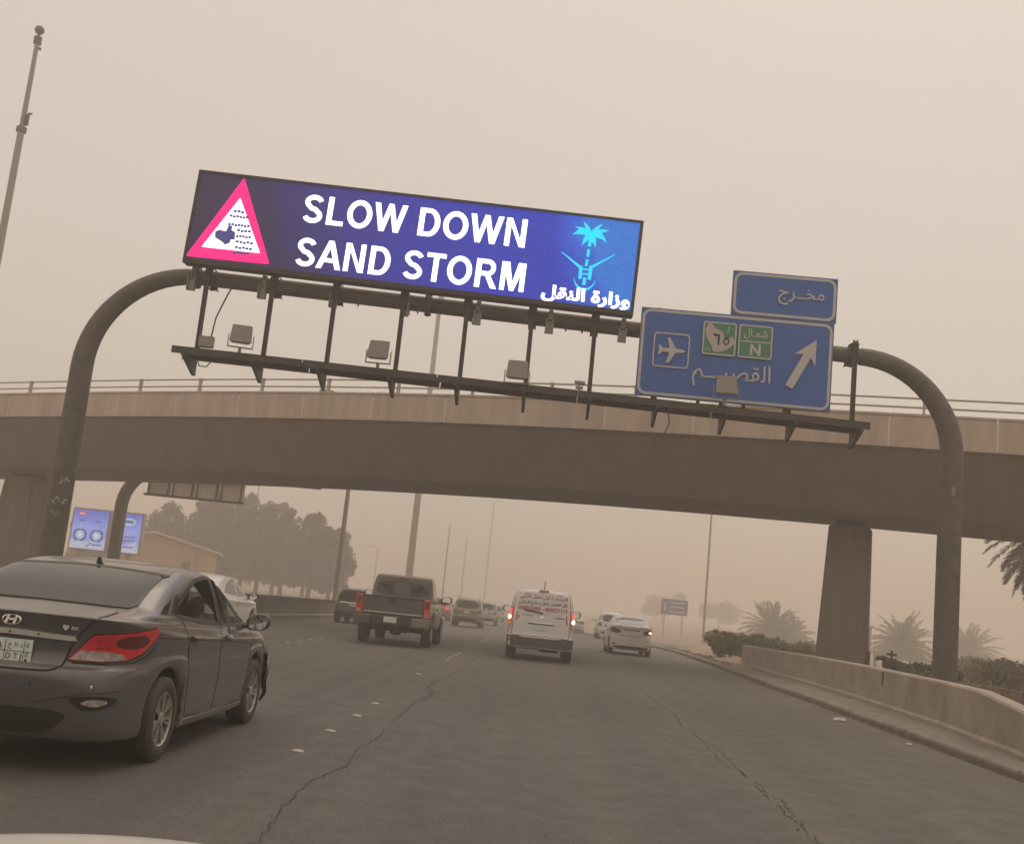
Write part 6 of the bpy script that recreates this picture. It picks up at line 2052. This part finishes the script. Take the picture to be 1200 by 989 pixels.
def tree(x, y, h, w, label, seed, pointed=.5):
    r = np.random.default_rng(seed)
    root = empty('tree', (x, y, zr(y)-.1), 0, label, 'tree', 'dark trees behind the median on the left')
    th = h*.22
    bm = bmesh.new()
    add_tube(bm, [(0, 0, 0), (r.uniform(-.15, .15), 0, th), (r.uniform(-.3, .3), 0, h*.55)], [.32, .24, .1], 8)
    for k in range(5):
        a = r.uniform(0, 6.28)
        z0 = r.uniform(.18, .35)*h
        add_tube(bm, [(0, 0, z0), (math.cos(a)*w*.22, math.sin(a)*w*.22, z0+h*.12), (math.cos(a)*w*.4, math.sin(a)*w*.4, z0+h*.22)], [.09, .06, .02], 6)
    bm_obj('trunk', bm, bark, root)
    cs, rs = [], []
    for k in range(120):
        t = r.random()
        z = h*(.17+.80*t)
        prof = (.80+.9*t if t < .22 else (1-(t-.22)/.78)**.62+.04) if pointed > .4 else math.sin((t*.80+.15)*math.pi)**.5
        a = r.uniform(0, 6.28); q = w*.5*prof*r.random()**.5*.85
        cs.append((math.cos(a)*q, math.sin(a)*q, z)); rs.append(r.uniform(.045, .12)*w*(.45+.55*prof))
    leaf_cloud('crown', cs, rs, 12000, .19, leaf_dark, root, 1.2, seed)
for i, (x, y, h, w, lab, pt) in enumerate([
        (-56.2, 138, 8.2, 10.2, 'dark tree behind the lit billboard', .3),
        (-48.4, 138, 10.6, 10.1, 'dark tree whose top shows right of the billboard, under the sign back', .5),
        (-43.5, 140, 13.0, 10.4, 'tall dark tree behind the tan building, below the sign back', .5),
        (-39.3, 136, 12.6, 9.8, 'dense dark tree right of the tan building roof', .6),
        (-35.4, 136, 12.0, 9.5, 'dark pointed tree in the middle of the left tree mass', .6),
        (-32.1, 135, 11.1, 8.5, 'dark tree with a pointed top, third from the lamp post', .6),
        (-28.8, 136, 11.1, 7.9, 'dark tree with its trunk showing, second from the lamp post', .5),
        (-26.1, 135, 9.3, 6.9, 'smaller round dark tree beside the lamp post', .3),
        (-45.5, 148, 12.6, 9.5, 'paler tree of the back row behind the sign back', .5),
        (-40.5, 147, 13.6, 9.5, 'paler tree of the back row above the end of the tan building', .5),
        (-36.6, 149, 12.8, 9.5, 'paler tree of the back row between the two pointed tops', .5),
        (-32.0, 147, 11.4, 8.5, 'paler tree of the back row nearest the lamp post', .5)]):
    tree(x, y, h, w, lab, 20+i, pt)

def frond(bm, base, az, elev, ln, droop, r, leaflets=34, lw=.030, ll=.42, fold=.6):
    pts = []
    d = Vector((math.cos(az)*math.cos(elev), math.sin(az)*math.cos(elev), math.sin(elev)))
    p = Vector(base); n = 12
    for i in range(n+1):
        pts.append(p.copy())
        d = (d+Vector((0, 0, -droop/n))).normalized()
        p = p+d*(ln/n)
    add_tube(bm, pts, [.035*(1-i/(n+1))+.006 for i in range(n+1)], 4, caps=False)
    for k in range(leaflets):
        t = .12+.88*k/leaflets
        i = min(n-1, int(t*n)); f = t*n-i
        q = pts[i].lerp(pts[i+1], f)
        dd = (pts[i+1]-pts[i]).normalized()
        side = dd.cross(Vector((0, 0, 1)))
        if side.length < .1: side = Vector((1, 0, 0))
        side.normalize()
        up = side.cross(dd)
        L_ = ll*(math.sin((t*.88+.10)*math.pi)**.6)*r.uniform(.8, 1.1)
        for s in (-1, 1):
            v = (side*s*.72+dd*.66+up*r.uniform(-.1, fold)*.6).normalized()
            tip = q+v*L_+Vector((0, 0, -L_*L_*.35))
            w = dd*lw
            m_ = q+v*L_*.5+Vector((0, 0, .01))
            bm.faces.new([bm.verts.new(q-w*.4), bm.verts.new(m_-w), bm.verts.new(tip), bm.verts.new(m_+w)])
def palm(x, y, h, fl, label, seed, nf=120, leaflets=34, lw=.09, ll=.95, zb=None, skirt=True, group='date palms in the dust behind the barrier'):
    r = np.random.default_rng(seed)
    root = empty('palm_tree', (x, y, (zr(y) if zb is None else zb)), 0, label, 'palm tree', group)
    bm = bmesh.new()
    n = max(4, int(h/.25))
    add_tube(bm, [(0, 0, h*i/n) for i in range(n+1)], [.24+.03*(i % 2) for i in range(n+1)], 10)
    bm_obj('trunk', bm, bark_palm, root)
    bm = bmesh.new()
    for k in range(nf):
        az = k*2.399+r.uniform(-.2, .2)
        el = R(82-125*(k/nf)**.8)+r.uniform(-.1, .1)
        frond(bm, (0, 0, h), az, el, fl*r.uniform(.85, 1.1), 1.0+.6*(k/nf), r, leaflets, lw, ll)
    bm_obj('fronds', bm, leaf_palm, root)
    return root
palm(30.8, 146, 1.66, 4.72, 'date palm in the dust left of the overpass pier', 41)
palm(44.6, 136, 1.38, 4.72, 'date palm between the pier and the right gantry post', 42)
palm(64.1, 166, 1.15, 5.45, 'hazy date palm right of the right gantry post', 43)
palm(36.3, 160, 0.83, 3.81, 'small pale palm half hidden by the left side of the pier', 44)
palm(20.4, 44, 6.3, 3.0, 'near date palm whose drooping fronds enter at the right edge', 45, nf=95, leaflets=52, lw=.04, ll=.58, group=None)
# hazy round trees further along the right verge
for i, (x, y, h, w, lab) in enumerate([(33.5, 300, 9.0, 15, 'very faint round tree behind the far blue sign'), (49, 300, 7.4, 13.4, 'faint low tree between the far blue sign and the palms')]):
    r = np.random.default_rng(60+i)
    root = empty('tree', (x, y, zr(y)), 0, lab, 'tree', 'faint trees on the right')
    tube('trunk', [(0, 0, 0), (.1, 0, h*.5)], [.2, .1], bark, root, 8)
    leaf_cloud('crown', [(r.uniform(-.35, .35)*w, r.uniform(-.3, .3)*w, h*r.uniform(.35, .85)) for _ in range(16)], [w*r.uniform(.10, .17) for _ in range(16)], 3600, .3, leaf_dark, root, .9, 70+i)

def bush(x, y, w, d, h, label, seed, n=2600, m=None, size=.075, z=None, group='bushes behind the concrete barrier'):
    r = np.random.default_rng(seed)
    root = empty('bush', (x, y, (zr(y)+.06) if z is None else z), 0, label, 'bush', group)
    cs, rs = [], []
    for k in range(int(10+w*6)):
        cs.append((r.uniform(-.42, .42)*w, r.uniform(-.4, .4)*d, h*r.uniform(.3, .72))); rs.append(h*r.uniform(.24, .40))
    leaf_cloud('foliage', cs, rs, n, size, m or leaf_mid, root, .85, seed)
    bm = bmesh.new()
    for k in range(8):
        xx = r.uniform(-.35, .35)*w
        add_tube(bm, [(xx*.6, 0, -.1), (xx, r.uniform(-.2, .2)*d, h*.6)], [.025, .01], 5)
    bm_obj('stems', bm, bark, root)
bush(8.35, 48.5, 1.7, 1.6, 1.25, 'rounded green hedge bush, leftmost behind the barrier end', 81, 5200)
bush(9.75, 47.5, 1.8, 1.6, 1.3, 'rounded green hedge bush, middle of the clipped row', 82, 5200)
bush(10.9, 47.0, 1.5, 1.3, .95, 'rounded green hedge bush, third of the clipped row', 83, 4600)
bush(11.3, 43.0, 1.0, .8, .62, 'small hedge bush just left of the pier foot', 84, 2600)
bush(12.6, 36.5, 1.7, 1.2, .85, 'scrubby bush between the pier and the right gantry post', 85, 3600, leaf_scrub)
bush(13.7, 37.5, 1.3, 1.2, .75, 'low dusty bush close left of the right gantry post', 86, 3000, leaf_dry)
bush(13.2, 31.2, 1.6, 1.0, .62, 'dark green bush right of the right gantry post', 87, 3600, leaf_scrub, .05)
bush(14.8, 30.2, 1.6, 1.0, .58, 'dusty green bush near the right edge behind the stone edging', 88, 3200, leaf_scrub, .05)
bush(19.0, 45.0, 3.4, 2.2, 1.25, 'wide dark bush far back at the right edge', 89, 5000, leaf_scrub)
bush(17.5, 39.0, 4.6, 1.8, .75, 'dry brown scrub behind the green bushes at the right edge', 90, 6000, leaf_dry)
bush(24.5, 62.0, 5.5, 2.4, 1.3, 'dry hazy scrub under the middle palm', 91, 4000, leaf_dry)
bush(13.2, 60.0, 4.5, 2.4, 1.2, 'hazy scrub below the left palm', 92, 4000, leaf_dry)

# stone edging of the planted bed: separate blocks
edge = empty('bed_edging', (12, 26, 0.1), 0, 'low brown stone edging of the planted bed behind the barrier', 'edging')
stone_m = mat('edging_stone', (.17, .125, .09), .95, var=.35, scale=3, bump=.5, bscale=14, dust=.3)
p0, p1 = Vector((9.9, 31.0, .0)), Vector((15.2, 24.0, .0))
d = (p1-p0); n_st = int(d.length/.55); d.normalize()
for i in range(n_st):
    c_ = p0+d*(i+.5)*.55+Vector((0, 0, .30))
    o = box('stone', c_-Vector((12, 26, .1)), (.53, .26, .36+rng.uniform(-.03, .03)), stone_m, edge, bev=.02)
    o.rotation_euler = (0, rng.uniform(-.02, .02), math.atan2(d.y, d.x)+rng.uniform(-.03, .03))

# irrigation valve behind the barrier
vl = empty('water_valve', (8.95, 29.8, .1), 0, 'dark pipe valve with a white post behind the barrier by the pier', 'valve')
tube('white_post', [(.12, 0, 0), (.12, 0, .95)], .04, mat('white_pipe', (.6, .56, .5), .6), vl, 10)
tube('pipe', [(-.08, 0, 0), (-.08, 0, .95)], .06, steel_dark, vl, 10)
tube('pipe', [(.12, 0, .78), (.35, 0, .82), (.62, 0, .72), (.75, 0, .5), (.78, 0, 0)], .06, steel_dark, vl, 10)
bm = bmesh.new(); add_lathe(bm, [(-.03, .13), (.03, .13)], 14, 'z'); add_tube(bm, [(0, 0, -.2), (0, 0, .1)], .03, 8)
bmesh.ops.translate(bm, verts=bm.verts, vec=(.55, 0, .92)); bm_obj('hand_wheel', bm, steel_dark, vl)
bm = bmesh.new(); add_box(bm, (.5, 0, .68), (.34, .26, .28), bev=.05); bm_obj('valve_body', bm, steel_dark, vl)

# far blue road sign
fs = empty('direction_sign', (16.9, 138, zr(138)-.35), 0, 'distant faded blue direction sign on two posts beyond the white sedan', 'road sign')
fs.scale = (1.4, 1.4, 1.4)
fsb = mat('far_sign_blue', (.035, .055, .20), .5, var=.05)
box('sign_panel', (0, 0, 2.85), (2.35, .08, 1.35), fsb, fs)
for zz in (3.25, 2.85, 2.45):
    box('lettering', (.25, -.05, zz), (1.3, .01, .10), sgrey, fs)
box('lettering', (-.85, -.05, 2.85), (.12, .01, .75), sgrey, fs)
box('post', (-.85, .08, 1.1), (.10, .10, 2.3), pole_m, fs)
box('post', (.75, .08, 1.1), (.10, .10, 2.3), pole_m, fs)

# low far kerb wall / white blocks beyond the median on the left
for i, (x, y) in enumerate([(-13.6, 70.0), (-15.4, 74.0)]):
    bm = bmesh.new(); add_box(bm, (0, 0, .35), (1.5 if i == 0 else 1.1, .5, .5), bev=.06)
    add_box(bm, (0.1, 0, .68), (.8, .4, .25), bev=.05)
    o = bm_obj('parked_car', bm, white2, None, loc=(x, y, zr(y)))
    bpy.data.objects.remove(o)

# litter on the road by the kerb
def litter(x, y, s, label, seed):
    r = np.random.default_rng(seed)
    bm = bmesh.new()
    bmesh.ops.create_icosphere(bm, subdivisions=2, radius=1.0)
    for v in bm.verts:
        k = 1+r.uniform(-.35, .35)
        v.co = Vector((v.co.x*s*k*1.3, v.co.y*s*k, max(-.1, v.co.z)*s*.45*k))
    o = bm_obj('litter', bm, mat('litter_white', (.55, .50, .44), .6, var=.2, scale=20), None, loc=(x, y, zr(y)+.01+s*.04))
    tag(o, label, 'litter')
litter(5.22, 18.9, .085, 'crumpled white bag lying on the road against the kerb', 3)
litter(5.35, 15.9, .035, 'scrap of white paper in the gutter nearer than the bag', 5)

# small stones and sand drift on the verge where the barrier ends
r = np.random.default_rng(12)
sv, sf = [], []
for k in range(900):
    y = r.uniform(38, 62); x = kerb_x(y)+.25+abs(r.normal(0, .9)); s = r.uniform(.012, .05)
    b0 = len(sv)
    z = zr(y)+.13
    sv += [(x-s, y-s, z), (x+s, y-s*.6, z), (x+s*.5, y+s, z), (x-s*.8, y+s*.7, z), (x, y, z+s*1.1)]
    sf += [(b0, b0+1, b0+4), (b0+1, b0+2, b0+4), (b0+2, b0+3, b0+4), (b0+3, b0, b0+4)]
o = pyd('gravel', sv, sf, stone_m); tag(o, 'loose stones along the kerb beyond the barrier', kind='stuff')
r = np.random.default_rng(13)
mv, mf = [], []
nxm, nym = 24, 60
for j in range(nym):
    y = 36+j*.45
    for i in range(nxm):
        t = i/(nxm-1)
        x = kerb_x(y)+.35+t*3.4
        z = zr(y)+.10+.30*math.sin(t*math.pi)**1.2*(.55+.45*math.sin(y*.55)*math.sin(y*.21+1))*min(1, j/6)*min(1, (nym-1-j)/10)
        mv.append((x, y, z))
for j in range(nym-1):
    for i in range(nxm-1):
        a = j*nxm+i; mf.append((a, a+1, a+nxm+1, a+nxm))
o = pyd('sand_bank', mv, mf, mat('sand_bank', (.36, .26, .19), .95, var=.3, scale=1.6, bump=.8, bscale=8), None, True); o['kind'] = 'structure'

# ------------------------------------------------------------------ the dust in the air
bm = bmesh.new(); add_box(bm, (0, 500, 13), (3000, 1900, 32.5))
hz = bm_obj('haze', bm)
hz['kind'] = 'stuff'; hz['label'] = 'airborne dust filling the whole view'
m = bpy.data.materials.new('haze'); m.use_nodes = True
t = m.node_tree; t.nodes.clear()
out = t.nodes.new('ShaderNodeOutputMaterial'); pv = t.nodes.new('ShaderNodeVolumePrincipled')
pv.inputs['Color'].default_value = (0.968, 0.89, 0.815, 1)
pv.inputs['Density'].default_value = 0.0053
pv.inputs['Anisotropy'].default_value = 0.2
t.links.new(pv.outputs[0], out.inputs['Volume'])
hz.data.materials.append(m)
